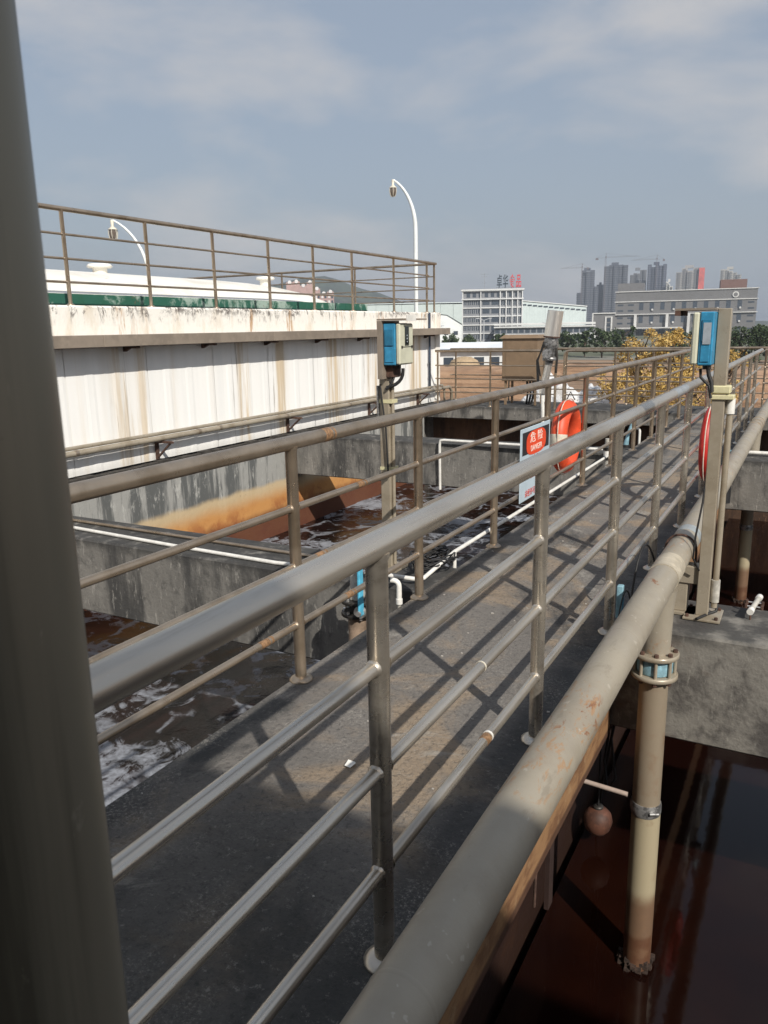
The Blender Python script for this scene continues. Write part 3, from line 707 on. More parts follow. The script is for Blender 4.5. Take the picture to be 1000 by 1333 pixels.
# second (right) blue thing next to post
rbv = thing('pipe_bracket_lever', 'blue curved plastic handle beside the second railing post', 'valve handle', (-.74, 3.62, 0))
T([(-.71, 3.62, .26), (-.71, 3.62, .08)]+arc((-.71, 3.62, .06), (-.715, 3.6, .0), (-.70, 3.52, .06), 5), .015, 10).build('handle', m_blue2, rbv)
B(-.728, -.70, 3.605, 3.64, .14, .30, bev=.003).build('sleeve', m_bluep, rbv)
T([(-.66, 3.6, .05), (-.645, 3.6, .24)], .005, 6).build('rod', m_pvc, rbv)
T([(-.67, 3.55, .05), (-.63, 3.55, .055)], .02, 10).build('end_cap', m_pvcd, rbv)
fb = thing('pipe_bracket_lever', 'far pale blue valve handle left of the walkway near the platform', 'valve handle', (-1.98, 9.9, 0))
T([(-2.0, 10.0, .02), (-1.98, 10.0, .16), (-1.94, 10.05, .28)], .022, 8, rs=[.034, .02, .028]).build('handle', m_bluep, fb)
MB().lathe([(.05, -.1), (.05, .03)], (-2.0, 10.0, 0), 12).build('valve_body', m_black, fb)
fv = thing('pipe_bracket_lever', 'far pale blue valve handle right of the nearest railing', 'valve handle', (-.6, 7.6, 0))
T([(-.62, 7.6, .0), (-.61, 7.6, .2), (-.6, 7.62, .38)], .022, 8, rs=[.034, .024, .03]).build('handle', m_bluep, fv)
MB().lathe([(.05, -.1), (.05, .06)], (-.62, 7.6, 0), 12).build('valve_body', m_black, fv)
ff = thing('pipe_fitting', 'white and grey valve fitting between railing posts past the lifebuoy', 'pipe fitting', (-1.98, 8.9, 0))
T([(-1.98, 8.9, -.2), (-1.98, 8.9, .25)], .028, 12).build('riser', m_pvcd, ff)
for z0 in (.02, .12): MB().lathe([(.05, z0), (.05, z0+.03)], (-1.98, 8.9, 0), 14).build('flange', m_dark, ff)
MB().lathe([(.042, .055), (.042, .115)], (-1.98, 8.9, 0), 14).build('body', m_pvc, ff)

# cable coil by the left edge
cc = MB(); rn = random.Random(3)
for i in range(9):
    pts = []; a0 = rn.uniform(0, 6); rx, ry = rn.uniform(.10, .2), rn.uniform(.10, .17)
    for k in range(17):
        a = a0+2*pi*k/16*rn.uniform(.97, 1.0)
        pts.append((-2.04+rx*cos(a)*.8+rn.uniform(-.008, .008), 4.37+ry*sin(a)*1.2, .012+.05*abs(sin(a*1.5+i))+.006*i))
    cc.tube(pts, .005, 6)
tag(cc.build('cable_coil', m_black), 'tangled coil of thin black cable on the left cross wall edge', 'cable')
# loops of cable by the near rail
lc = MB()
lc.tube(arc((-.72, 3.9, .02), (-.71, 4.05, .72), (-.67, 4.5, .02), 14), .0055, 6)
lc.tube(arc((-.70, 3.45, .0), (-.69, 3.62, .56), (-.68, 3.82, -.02), 12), .0035, 6)
lc.tube(arc((-.66, 3.3, .01), (-.62, 3.75, .25), (-.68, 3.95, .01), 12), .0055, 6)
tag(lc.build('loose_cable', m_black), 'thin black cable looping over the foot of the nearest railing', 'cable')
hc = MB()
hc.tube([(-.48, 2.62, .55), (-.50, 2.64, .3), (-.54, 2.7, .1), (-.57, 2.76, -.12), (-.56, 2.8, -.26), (-.53, 2.78, -.2), (-.54, 2.72, 0), (-.49, 2.66, .3), (-.47, 2.64, .55)], .005, 6)
hc.tube([(-.50, 2.66, .5), (-.53, 2.72, .1), (-.60, 2.9, -.3), (-.64, 3.0, -.6)], .005, 6)
KS(hc)
tag(hc.build('loose_cable', m_black), 'black cable loop hanging beside the upright tan pipe', 'cable')

# small things in right tank
fo = thing('float_ball', 'round rusty brown float ball hanging over the dark water by the walkway wall', 'float', (-.98, 4.63, -1.6))
KS(MB().lathe([(.012, -.066), (.034, -.056), (.052, -.034), (.061, 0), (.055, .03), (.038, .05), (.012, .06)], (-.635, 3.0, -.545), 24), 1.55).build('ball', plain('rusty_ball', (.10, .04, .024), .65, 0, .5, 9), fo)
KS(MB().lathe([(.02, .058), (.022, .068), (.008, .07)], (-.635, 3.0, -.545), 12), 1.55).build('cap', m_dark, fo)
T([(-.984, 4.65, -1.56), (-.99, 4.66, -.9), (-.95, 4.6, -.55)], .006, 6).build('cable', m_black, fo)
tag(T([(-1.07, 3.52, -.69), (-.606, 3.50, -.705)], .012, 10).build('steel_rod', plain('pale_rod', (.36, .29, .25), .6)), 'thin pale rod reaching from under the walkway to the upright tan pipe', 'rod')
tag(T([(-.803, 2.70, -.45), (-.803, 2.68, -.80)], .006, 8).build('steel_rod', m_rust), 'thin rusty rod hanging down the walkway wall', 'rod')
tag(B(-.8145, -.795, 2.86, 2.92, -.95, -.17).build('wall_rib', plain('black_rib', (.03, .015, .012), .7)), 'narrow dark upright rib on the orange walkway wall', 'rib')
pf_ = thing('pipe_fitting', 'small white plastic pipe piece with bolted clamp lying on the right cross wall', 'pipe fitting', (-.16, 4.35, 0))
T([(-.180, 4.24, .045), (-.150, 4.46, .06)], .0135, 14).build('tube', m_pvcd, pf_)
T([(-.180, 4.236, .045), (-.176, 4.27, .048)], .017, 14).build('collar', m_pvc, pf_)
T([(-.154, 4.43, .058), (-.149, 4.465, .06)], .017, 14).build('collar', m_pvc, pf_)
for yy, s_ in ((4.31, 1), (4.38, 1)):
    T([(-.205, yy, .052), (-.13, yy, .052)], .004, 6).build('clamp', m_steel, pf_)
    for xx in (-.205, -.13): MB().lathe([(.008, .04), (.008, .062)], (xx, yy, 0), 6, sm=False).build('bolt', m_rust, pf_)
T([(-.178, 4.26, .035), (-.178, 4.26, -.004)], .005, 6).build('stem', m_rust, pf_)

# ---------------------------------------------------------------- lifebuoys
def lifebuoy(label, c, nrm_tilt, mat, Rr=.262, r=.074, bands=True):
    t = thing('lifebuoy', label, 'lifebuoy', c, 'lifebuoys hanging on the railings', rz=nrm_tilt, local=True)
    T([(0, Rr*cos(2*pi*k/48), Rr*sin(2*pi*k/48)) for k in range(49)], r, 20, caps=False).build('ring', mat, t)
    for q in range(4):
        a2 = q*pi/2
        pts = [(0, Rr*cos(a2-.2+.40*k/6), Rr*sin(a2-.2+.40*k/6)) for k in range(7)]
        if bands and q == 2: T(pts, r*1.025, 20).build('band', m_refl, t)
        rp = [(.01, (Rr+.075+.03*sin(pi*k/8))*cos(a2+pi/2*k/8), (Rr+.075+.03*sin(pi*k/8))*sin(a2+pi/2*k/8)) for k in range(9)]
        T(rp, .005, 6).build('rope', m_rope, t)
    return t
lifebuoy('bright orange lifebuoy with pale bands hanging outside the left railing', (XL-.075, 7.12, .50), .02, m_orange)
rb_ = lifebuoy('red lifebuoy seen edge on behind the right box post', (-.70, 6.9, .53), -.06, m_redb, .27, .043, False)
tag(T([(-1.965, 7.1, .84), (-1.93, 7.1, .91), (-1.89, 7.1, .84)], .006, 8).build('hook', m_dark), 'small hook holding the orange lifebuoy on the rail', 'hook')

# ---------------------------------------------------------------- text helper
def text(s, size, mat, parent, name, loc, rot, name_ext=.001, sx=1.0):
    cu = bpy.data.curves.new(name, 'FONT'); cu.body = s; cu.size = size; cu.extrude = name_ext; cu.offset = .025 if size > 2 else 0; cu.align_x = 'CENTER'; cu.align_y = 'CENTER'
    o = bpy.data.objects.new(name, cu); COL.objects.link(o)
    dg = bpy.context.evaluated_depsgraph_get(); me = bpy.data.meshes.new_from_object(o.evaluated_get(dg))
    bpy.data.objects.remove(o); me.materials.clear(); me.materials.append(mat)
    ob = bpy.data.objects.new(name, me); COL.objects.link(ob); ob.parent = parent
    ob.location = Vector(loc)-Vector(ORG.get(parent.name, (0, 0, 0))); ob.rotation_euler = rot; ob.scale = (sx, 1, 1)
    return ob
m_signw = plain('sign_face', (.45, .55, .62), .4, 0, .06, 5)
m_signk = plain('sign_black', (.02, .02, .025), .4, 0, .2, 9)
m_signr = plain('sign_red', (.75, .07, .02), .4, 0, .08, 9)
m_ink = plain('sign_ink_red', (.55, .05, .03), .5, 0, .1, 9)
m_inkw = plain('sign_ink_white', (.8, .74, .66), .5, 0, .05, 9)
sg = thing('warning_sign', 'pale blue danger board with red oval on black, tied to the left railing', 'sign', (-1.84, 5.82, .5))
SX = -1.835
B(SX-.006, SX, 5.45, 6.17, .215, .765, bev=.002).build('board', m_signw, sg)
B(SX, SX+.0015, 5.49, 6.14, .565, .735).build('black_band', m_signk, sg)
ov = MB(); cy, cz = 5.815, .64; pts = []
for k in range(40):
    a = 2*pi*k/40; ca, sa = cos(a), sin(a)
    pts.append((SX+.003, cy+.24*math.copysign(abs(ca)**.6, ca), cz+.092*math.copysign(abs(sa)**.7, sa)))
ov.add(pts, [tuple(range(40))]); ov.add([(SX+.0012, b, c) for a, b, c in pts], [tuple(reversed(range(40)))])
ov.build('red_oval', m_signr, sg)
rt = (R(90), 0, R(90))
text('危 险', .085, m_inkw, sg, 'lettering', (SX+.0035, cy, .675), rt, sx=1.6)
text('DANGER', .062, m_inkw, sg, 'lettering', (SX+.0035, cy, .595), rt, sx=1.1)
text('小心', .085, m_ink, sg, 'lettering', (SX+.0015, cy, .50), rt, sx=.9)
text('有害气体', .085, m_ink, sg, 'lettering', (SX+.0015, cy, .40), rt, sx=.8)
text('未经许可 禁止入内', .06, m_ink, sg, 'lettering', (SX+.0015, cy, .26), rt, sx=1.0)

# ---------------------------------------------------------------- mixer and cabinet on the platform
mx = thing('tilted_mixer', 'tilted silver mixer shaft with stainless motor hood standing at the platform', 'mixer', (-3.9, 12.7, 0))
p0, p1 = Vector((-3.93, 12.6, -1.2)), Vector((-3.80, 12.6, .88)); p2 = Vector((-3.765, 12.6, 1.32)); p3 = Vector((-3.71, 12.6, 1.73))
T([(-3.80, 12.6, -1.2), p0.lerp(p1, .5), (-3.895, 12.6, .46)], .03, 12).build('guide_pole', m_pvc, mx)
T([(-3.895, 12.6, .42), p1], .058, 16).build('shaft', m_steel, mx)
T([p1, p1.lerp(p2, .25), p1.lerp(p2, .3), p1.lerp(p2, .6), p1.lerp(p2, .65), p2], .07, 16, rs=[.06, .075, .1, .1, .13, .1]).build('gearbox', m_grease, mx)
MB().lathe([(.075, 0), (.08, .01), (.08, .06), (.05, .07)], (-3.80, 12.46, 1.06), 18, axis='Y').build('flange', m_grease, mx)
for z in (.95, 1.18): MB().lathe([(.115, z), (.12, z+.01), (.12, z+.035), (.115, z+.045)], (-3.785, 12.6, 0), 18).build('collar', m_grease, mx)
for k in range(3):
    T([(-3.92-.02*k, 12.55, .7-.1*k), (-3.95-.01*k, 12.5, .95), (-3.86, 12.5, 1.25-.04*k)], .012, 6).build('hose', m_black, mx)
T([(-3.68, 12.6, .75), (-3.66, 12.58, 1.0), (-3.69, 12.58, 1.25)], .02, 8).build('hose', m_dark, mx)
T([p2, p3], .125, 26).build('motor_hood', m_steel, mx)
T([p2-Vector((.001, 0, .01)), p2+Vector((.001, 0, .012))], .132, 26).build('hood_rim', m_rust, mx)
cb = thing('steel_cabinet', 'brown steel cabinet with overhanging lid on legs at the platform', 'cabinet', (-5, 15.0, 0))
mcab = plain('brown_cabinet', (.235, .165, .105), .6, .1, .15, 2)
B(-5.37, -4.66, 14.72, 15.22, .46, 1.27, bev=.006).build('body', mcab, cb)
cbl = MB().add([(-5.42, 14.68, 1.27), (-4.61, 14.68, 1.27), (-4.61, 15.26, 1.27), (-5.42, 15.26, 1.27), (-5.35, 14.76, 1.335), (-4.68, 14.76, 1.335), (-4.68, 15.18, 1.335), (-5.35, 15.18, 1.335)],
               [(3, 2, 1, 0), (4, 5, 6, 7), (0, 1, 5, 4), (1, 2, 6, 5), (2, 3, 7, 6), (3, 0, 4, 7)]); cbl.build('lid', mcab, cb)
B(-5.30, -4.74, 14.714, 14.72, .52, 1.22, bev=.002).build('door', mcab, cb)
for xx in (-5.33, -4.73):
    for yy in (14.76, 15.15): B(xx, xx+.04, yy, yy+.04, 0, .459).build('leg', mcab, cb)
for i in range(3): T([(-4.95+.06*i, 15.0, .46), (-4.93+.06*i, 15.0, .2), (-4.97+.05*i, 15.05, 0)], .022, 8).build('hose', m_black, cb)

# ---------------------------------------------------------------- lamps
def lamp(label, hx, hy, hz, px, py, base_z, r=.05):
    t = thing('street_lamp', label, 'street lamp', (px, py, base_z), 'curved white street lamps')
    d = Vector((hx-px, hy-py, 0)); top = hz+.10
    pts = [(px, py, base_z), (px, py, hz-1.0)]
    for k in range(1, 11):
        a = k/10*1.18
        q = d*(1-cos(a))/(1-cos(1.18))
        pts.append((px+q.x*.97, py+q.y*.97, hz-1.0+(top-hz+1.0)*sin(a)/sin(1.18)))
    T(pts, r, 14, rs=[r*1.1, r]+[r*(1-.06*k) for k in range(10)]).build('pole', plain('white_pole_paint', (.74, .78, .78), .4, 0, .1, 3), t)
    g = .8
    f = MB().lathe([(.02, hz+.11), (.035, hz+.09), (.025, hz-.01), (.10*g, hz-.06), (.115*g, hz-.075)], (hx, hy, 0), 16).build('hood', m_refl, t)
    MB().lathe([(.09*g, hz-.08), (.095*g, hz-.12), (.08*g, hz-.22), (.04*g, hz-.26)], (hx, hy, 0), 16).build('lantern_glass', plain('smoked_glass', (.16, .13, .11), .15, 0, .3), t)
    for k in range(6):
        a = k*pi/3; T([(hx+.105*g*cos(a), hy+.105*g*sin(a), hz-.075), (hx+.11*g*cos(a), hy+.11*g*sin(a), hz-.15), (hx+.09*g*cos(a), hy+.09*g*sin(a), hz-.225), (hx+.045*g*cos(a), hy+.045*g*sin(a), hz-.27)], .007, 6).build('cage_bar', m_refl, t)
    return t
lamp('curved white street lamp with caged lantern, standing tallest behind the roof railing end', -9.0, 17.19, 4.74, -8.54, 17.42, -4, .05)
lamp('smaller curved white street lamp with caged lantern behind the roof cover at left', -12.15, 11.55, 3.52, -11.6, 11.85, -4, .037)

# ---------------------------------------------------------------- the far world
def far(bearing, dist, z=-4.0):
    a = R(bearing); return Vector((sin(a)*dist, cos(a)*dist, z))
def frame(b0, b1, dist):
    """left corner and rotation for a facade spanning two bearings at one distance"""
    p, q = far(b0, dist), far(b1, dist); d = q-p
    return p, d.length, math.atan2(d.y, d.x)
mats = {}
def pm_(name, c, rough=.8, var=.1, scale=.2):
    if name not in mats: mats[name] = plain(name, c, rough, 0, var, scale)
    return mats[name]
m_glass = M('window_glass', .12, 0, .8).base((.05, .065, .085)).done()
def unit_box(name, sx, sy, sz):
    mb = MB().box(-sx/2, sx/2, 0, sy, -sz/2, sz/2); me = bpy.data.meshes.new(name); me.from_pydata(mb.v, [], mb.f); return me
def place(me, name, mat, parent, x, y, z):
    if not me.materials: me.materials.append(mat)
    o = bpy.data.objects.new(name, me); COL.objects.link(o); o.parent = parent; o.location = (x, y, z); return o
def facade(t, W, y, z0, fl, fh, bays, ww, wh, x0=0, frame_mat=None, skip=None, depth=.25):
    me = unit_box('window', ww, .12, wh); mf = unit_box('window_mullion', .08, .1, wh) if frame_mat else None
    bw = W/bays
    for j in range(fl):
        for i in range(bays):
            if skip and skip(i, j): continue
            o = place(me, 'window', m_glass, t, x0+bw*(i+.5), y-.03, z0+fh*(j+.5))
            if mf: place(mf, 'mullion', frame_mat, o, 0, -.08, 0)

# office block with rooftop characters
p, W, rz = frame(-22.87, -18.68, 300)
of = thing('office_block', 'grey and white six storey office block with big rooftop characters', 'building', tuple(p), rz=rz, local=True)
mg, mw_ = pm_('office_grey', (.22, .23, .25)), pm_('office_white', (.62, .63, .63))
H = 18.3
B(0, W, 0, 16, 0, H).build('wall', mg, of)
fh = 3.05
for j in range(7): B(-.3 if j in (5, 6) else -.05, W+.3 if j in (5, 6) else W+.05, -.9 if j in (5, 6) else -.35, -.003, j*fh-.18, j*fh+.22).build('floor_band', mw_, of)
B(-.5, W+.5, -1, 16, H+.003, H+.5).build('roof_slab', mw_, of)
for xx in (0, W*.30, W*.62, W*.72, W*.82, W*.91, W-.35): B(xx, xx+.35, -.6, -.36, .3, H).build('pier', mw_, of)
facade(of, W*.28, -.01, .3, 5, fh, 4, 1.1, 1.5, W*.01, mw_)
facade(of, W*.30, -.01, .3, 5, fh, 2, 2.6, 1.7, W*.32, None)
facade(of, W*.36, -.01, 6.4, 3, fh, 4, 1.3, 1.9, W*.63, mw_)
facade(of, W*.9, -.01, 15.4, 1, 2.8, 9, 1.3, 1.7, W*.05, None)
sg_k, sg_r = pm_('rooftop_dark', (.02, .035, .05)), pm_('rooftop_red', (.55, .04, .05))
rtx = (R(90), 0, 0)
for ch, xx, mt in (('卓', 13.4, sg_k), ('华', 15.6, sg_k), ('食', 18.0, sg_r), ('品', 20.3, sg_r)):
    o = text(ch, 3.3, mt, of, 'rooftop_character', (xx, .5, H+2.8), rtx, .3, sx=.72); o.scale = (.64, 1.5, 1)
for xx in (13.2, 15.4, 17.8, 20.2):
    B(xx-.06, xx+.06, .7, .85, H+.5, H+4.6).build('sign_strut', mg, of)
B(12.2, 21.4, .7, .8, H+.95, H+1.05).build('sign_strut', mg, of)
B(7.9, 8.02, 3, 3.12, H+.5, H+6.3).build('antenna_mast', mg, of)
for zz, ll in ((H+5.9, 1.5), (H+5.0, 1.1), (H+2.8, .9)): B(7.96-ll, 7.96+ll, 3.13, 3.2, zz, zz+.08).build('antenna_arm', mg, of)

# annex right of it
p, W, rz = frame(-20.6, -13.2, 285)
an = thing('office_annex', 'long low two storey white banded office wing beside the office block', 'building', tuple(p), rz=rz, local=True)
B(0, W*.92, 0, 12, 0, 5.4).build('wall', mg, an)
for z in (2.3, 4.9, 5.7): B(-.2, W*.93, -.8, -.003, z, z+.45).build('floor_band', mw_, an)
B(-.2, W*.93, -.6, 12.3, 6.155, 6.4).build('roof', mw_, an)
for i in range(11): B(W*.092*i, W*.092*i+.5, -.6, -.01, 0, 2.29).build('pier', mw_, an); 
facade(an, W*.9, -.01, 2.6, 1, 2.4, 16, 1.6, 1.4)
facade(an, W*.9, -.01, .2, 1, 2.2, 12, 1.8, 1.5)

# white warehouse
p, W, rz = frame(-18.75, -14.35, 400)
wh = thing('warehouse', 'big pale green white warehouse with a strip of high windows, right of the office block', 'building', tuple(p), rz=rz, local=True)
mwh = pm_('pale_sheet', (.62, .70, .70), .6, .06, .5)
v = [(0, 0, 0), (W, 0, 0), (W, 40, 0), (0, 40, 0), (0, 0, 17.2), (W, 0, 13.8), (W, 40, 13.8), (0, 40, 17.2)]
MB().add(v, [(0, 1, 5, 4), (1, 2, 6, 5), (2, 3, 7, 6), (3, 0, 4, 7)]).build('wall', mwh, wh)
MB().add([(-.3, -.4, 17.3), (W+.3, -.4, 13.9), (W+.3, 40, 13.9), (-.3, 40, 17.3), (-.3, -.4, 17.7), (W+.3, -.4, 14.3), (W+.3, 40, 14.3), (-.3, 40, 17.7)],
         [(0, 1, 5, 4), (4, 5, 6, 7), (0, 4, 7, 3), (1, 2, 6, 5), (3, 2, 1, 0)]).build('roof', pm_('white_roof', (.75, .77, .76)), wh)
for i in range(12):
    x = W*(i+.5)/12; z = 17.2-3.4*x/W-1.6
    B(x-1.0, x+1.0, -.12, -.01, z-.35, z+.35).build('window', m_glass, wh)
for i in range(24): B(W*i/24, W*i/24+.12, -.1, -.005, 0, 15.2-3.4*i/24).build('wall_rib', mwh, wh)

# pale hall left of office, nearer gable hall
p, W, rz = frame(-33.5, -22.6, 420)
hl = thing('pale_hall', 'huge plain pale hall behind the white building corner and left of the office block', 'building', tuple(p), rz=rz, local=True)
mh2 = pm_('pale_hall_sheet', (.50, .57, .56), .6, .05, .5)
for i in range(12): B(W*i/12+.05, W*(i+1)/12-.05, 0, 50, 0, 17.6-.05*i).build('wall_panel', mh2, hl)
B(-.3, W+.3, -.5, 51, 17.65, 18.0).build('roof', mwh, hl)
p, W, rz = frame(-25.6, -22.9, 230)
gh = thing('gable_hall', 'small white gabled hall between the roof corner and the office block', 'building', tuple(p), rz=rz, local=True)
v = [(0, 0, 0), (W, 0, 0), (W, 0, 6.2), (W*.62, 0, 8.8), (0, 0, 9.8), (0, 30, 0), (W, 30, 0), (W, 30, 6.2), (W*.62, 30, 8.8), (0, 30, 9.8)]
MB().add(v, [(0, 1, 2, 3, 4), (1, 6, 7, 2), (5, 9, 8, 7, 6), (0, 4, 9, 5)]).build('wall', pm_('white_hall', (.74, .77, .77)), gh)
MB().add([(W+.2, -.3, 6.25), (W*.62, -.3, 8.9), (-.2, -.3, 9.9), (W+.2, 30, 6.25), (W*.62, 30, 8.9), (-.2, 30, 9.9)], [(0, 3, 4, 1), (1, 4, 5, 2)]).build('roof', pm_('white_roof', (.75, .77, .76)), gh)
for i in range(4): B(W*.25*i+.4, W*.25*i+1.6, -.1, -.01, 3.4, 4.4).build('window', m_glass, gh)

# low sheds
p, W, rz = frame(-25.9, -19.3, 90)
sh = thing('low_shed', 'long low white shed with shallow blue edged roof beyond the platform', 'building', tuple(p), rz=rz, local=True)
B(0, W, 0, 9, 0, 3.1).build('wall', pm_('white_shed', (.70, .72, .72)), sh)
v = [(-.3, -.6, 3.1), (W+.3, -.6, 3.1), (W+.3, 4.5, 3.75), (-.3, 4.5, 3.75), (W+.3, 9.6, 3.1), (-.3, 9.6, 3.1)]
MB().add(v, [(0, 1, 2, 3), (3, 2, 4, 5), (0, 3, 5), (1, 4, 2)]).build('roof', pm_('shed_roof', (.72, .76, .80)), sh)
B(-.3, W+.3, -.66, -.605, 2.9, 3.12).build('eave_strip', pm_('blue_edge', (.10, .16, .24)), sh)
for i in range(6): B(1+i*1.7, 2.1+i*1.7, -.05, -.005, 1.2, 2.2).build('window', m_glass, sh)

# long grey school-like building
p, W, rz = frame(-12.46, -3.70, 400)
gb = thing('grey_building', 'long grey four storey building with white bands and small windows at right', 'building', tuple(p), rz=rz, local=True)
mgb, mgw = pm_('grey_render', (.165, .165, .17), .85, .08), pm_('grey_trim_white', (.58, .58, .57))
H = 20.0
B(0, W, 0, 60, 0, H).build('wall', mgb, gb)
for z in (9.6, 15.4, H): B(-.3, W+.3, -.8 if z < 10 else -.4, -.003, z, z+.38).build('floor_band', mgw, gb); 
for z in (9.6, 15.4, H): B(W+.003, W+.5, -.4, 60, z, z+.38).build('floor_band', mgw, gb)
meA, meB = unit_box('window_wide', 2.6, .12, .75), unit_box('window_tall', 1.9, .12, 3.4)
meS = unit_box('window_slit', .9, .12, 3.8); meC = unit_box('ac_unit', .8, .5, .8)
for i in range(13):
    x = W*(i+.5)/13
    for j, z in enumerate((2.2, 5.4, 7.9, 11.2, 13.8, 17.3)):
        if i in (0, 1, 12) :
            if z < 17: place(meA, 'window', m_glass, gb, x, -.04, z+.3)
        elif z in (7.9, 13.8) or (z == 2.2):
            o = place(meB, 'window', m_glass, gb, x, -.04, z-.4)
            if i % 2: place(meC, 'ac_unit', mgw, gb, x+.3, -.6, z-2.0)
for i in (2, 5, 7): B(W*i/13-.6, W*i/13+.6, -1.6, -.85, 0, 9.55).build('column', mgw, gb)
B(-22, W*.5, -7, -.9, 3.3, 3.8).build('canopy', mgw, gb)
for i in range(16):
    for z in (2.5, 5.5, 8.2, 12.2): 
        o = place(meS, 'window', m_glass, gb, 0, 0, z); o.rotation_euler.z = R(90); o.location = (W+.14, 2+i*3.5, z)
B(0, 12, 10, 22, H, H+4.5).build('roof_house', mgb, gb)
bl = MB().lathe([(1.35, 0), (1.35, .25)], (W-9, -.42, H-2.4), 28, axis='Y'); em = bl.build('emblem', mgw, gb)
MB().lathe([(.85, -.04), (.85, 0)], (W-9, -.46, H-2.4), 24, axis='Y').build('emblem_core', mgb, em)
B(W-15, W-3.5, 18, 30, H+.4, H+5.0).build('roof_house', pm_('red_brown_render', (.17, .10, .085)), gb)
p, W, rz = frame(-13.9, -12.45, 392)
gw = thing('grey_wing', 'narrow grey wing with white frame at the left end of the long grey building', 'building', tuple(p), rz=rz, local=True)
B(0, W, 0, 20, 0, 10.3).build('wall', mgb, gw)
B(-.4, W+.4, -.5, -.003, 10.3, 10.8).build('floor_band', mgw, gw); B(-.4, .2, -.5, -.003, 0, 10.29).build('pier', mgw, gw)
B(W*.55, W*.62, -.4, -.003, 2.0, 8.6).build('pier', mgw, gw); B(W*.82, W*.89, -.4, -.003, 2, 8.6).build('pier', mgw, gw); B(W*.55, W*.89, -.4, -.003, 8.61, 9.0).build('floor_band', mgw, gw)
for j in range(3): B(W*.64, W*.80, -.1, -.005, 2.4+2.1*j, 3.9+2.1*j).build('window', m_glass, gw)

# towers
def tower(label, b0, b1, dist, h, c, stripes, steps=None, band=None, nets=False):
    p, W, rz = frame(b0, b1, dist)
    t = thing('tower_block', label, 'tower block', tuple(p), 'distant high-rise towers', rz=rz, local=True)
    m1 = plain('tower_wall', c, .85, 0, .12, .05); m2 = plain('tower_strip', tuple(x*stripes for x in c), .8, 0, .1, .05)
    n = 5; hs = steps or [1]*n
    for i in range(n):
        hh_ = h*hs[i]
        B(W*i/n, W*(i+1)/n-.02, (i % 2)*2.5, 22, 0, hh_).build('wall', m1, t)
        B(W*(i+.3)/n, W*(i+.7)/n, (i % 2)*2.5-.8, (i % 2)*2.5-.01, 0, hh_*.985).build('bay', m2, t)
    rows = int(h/3.0)
    fb = MB()
    for j in range(1, rows):
        for i in range(n):
            if j*3 < h*hs[i]-1: fb.box(W*i/n+.5, W*(i+1)/n-.5, (i % 2)*2.5-1.0, (i % 2)*2.5-.81 , j*3.0, j*3.0+(.8))
    kind(fb.build('storey_bands', pm_('tower_band_dark', tuple(x*.5 for x in (.3, .32, .36))), t), 'stuff')
    B(W*.3, W*.6, 6, 14, h*max(hs), h*max(hs)+3.5).build('roof_house', m1, t)
    if band: B(W*.80, W*1.0, -1.6, -.9, h*.1, h*.99).build('red_banner', plain('red_banner', (.6, .12, .1), .7, 0, .3, .12), t)
    return t
tower('leftmost distant dark tower stepping down to the left, under a crane', -15.05, -13.6, 1200, 81, (.08, .09, .12), .8, [.62, 1, .98, 1.0, .72])
tower('low dark tower filling the gap between the stepped tower and the slab tower', -13.75, -13.2, 1230, 62, (.10, .11, .14), .8)
tower('dark slab tower just left of the tall crane, second from the left', -13.3, -11.75, 1200, 87, (.075, .085, .11), .85, [.98, 1, 1, 1, .99])
tower('grey tower between the dark slab and the darkest tower', -11.6, -10.55, 1220, 80, (.17, .175, .19), .7, [.92, .95, .94, 1, 1])
tower('darkest twin crane tower left of the banner tower', -10.5, -9.3, 1180, 84, (.06, .07, .105), 1.3, [1, .96, 1, .98, 1])
tower('pale grey tower with a tall red banner on its right edge', -8.7, -6.95, 1150, 76, (.34, .33, .32), .5, [.93, 1, .95, 1, 1], band=True)
tower('pale plain tower furthest right, left of the red roof house', -6.0, -4.75, 1250, 78, (.40, .39, .36), .6, [1, 1, .97, .94, .9])
tower('small white tower low between the dark and the banner towers', -9.3, -8.85, 1100, 57, (.6, .6, .58), .6, [1, 1, .95, .9, .9])

def crane(label, b, dist, h, jib, ang):
    p = far(b, dist)
    t = thing('tower_crane', label, 'crane', tuple(p), 'tower cranes over the distant towers', rz=R(ang), local=True)
    mc = pm_('crane_steel', (.14, .11, .11))
    mast = MB()
    for sx in (-.8, .8):
        for sy in (-.8, .8): mast.box(sx-.1, sx+.1, sy-.1, sy+.1, 0, h)
    for k in range(int(h/4)):
        z = k*4; s = 1 if k % 2 else -1
        mast.tube([(-.8*s, -.8, z), (.8*s, -.8, z+4)], .1, 4); mast.tube([(-.8, .8*s, z), (-.8, -.8*s, z+4)], .1, 4)
    mast.build('mast', mc, t)
    j = MB(); j.box(-jib*.3, jib, -.5, -.36, h, h+.14); j.box(-jib*.3, jib, .36, .5, h, h+.14); j.box(0, jib*.9, -.06, .06, h+1.3, h+1.42)
    for k in range(int(jib/3)): j.tube([(k*3, -.4, h), (k*3+1.5, 0, h+1.4), (k*3+3, .4, h)], .09, 4)
    j.build('jib', mc, t)
    B(-.7, .7, -.7, .7, h+.26, h+2.2).build('cab', mc, t); T([(0, 0, h), (0, 0, h+6)], .3, 6).build('apex', mc, t)
    B(-jib*.3, -jib*.22, -.9, .9, h-2.5, h-.01).build('counterweight', mc, t)
    T([(0, 0, h+6), (jib*.7, 0, h+1.4)], .09, 4).build('tie', mc, t); T([(0, 0, h+6), (-jib*.27, 0, h+.2)], .09, 4).build('tie', mc, t)
crane('tallest tower crane between the two dark towers', -13.22, 1190, 96, 46, 8)
crane('tower crane on the leftmost dark tower', -14.75, 1195, 84, 30, 190)
crane('tower crane above the darkest twin crane tower', -9.95, 1175, 90, 34, 188)

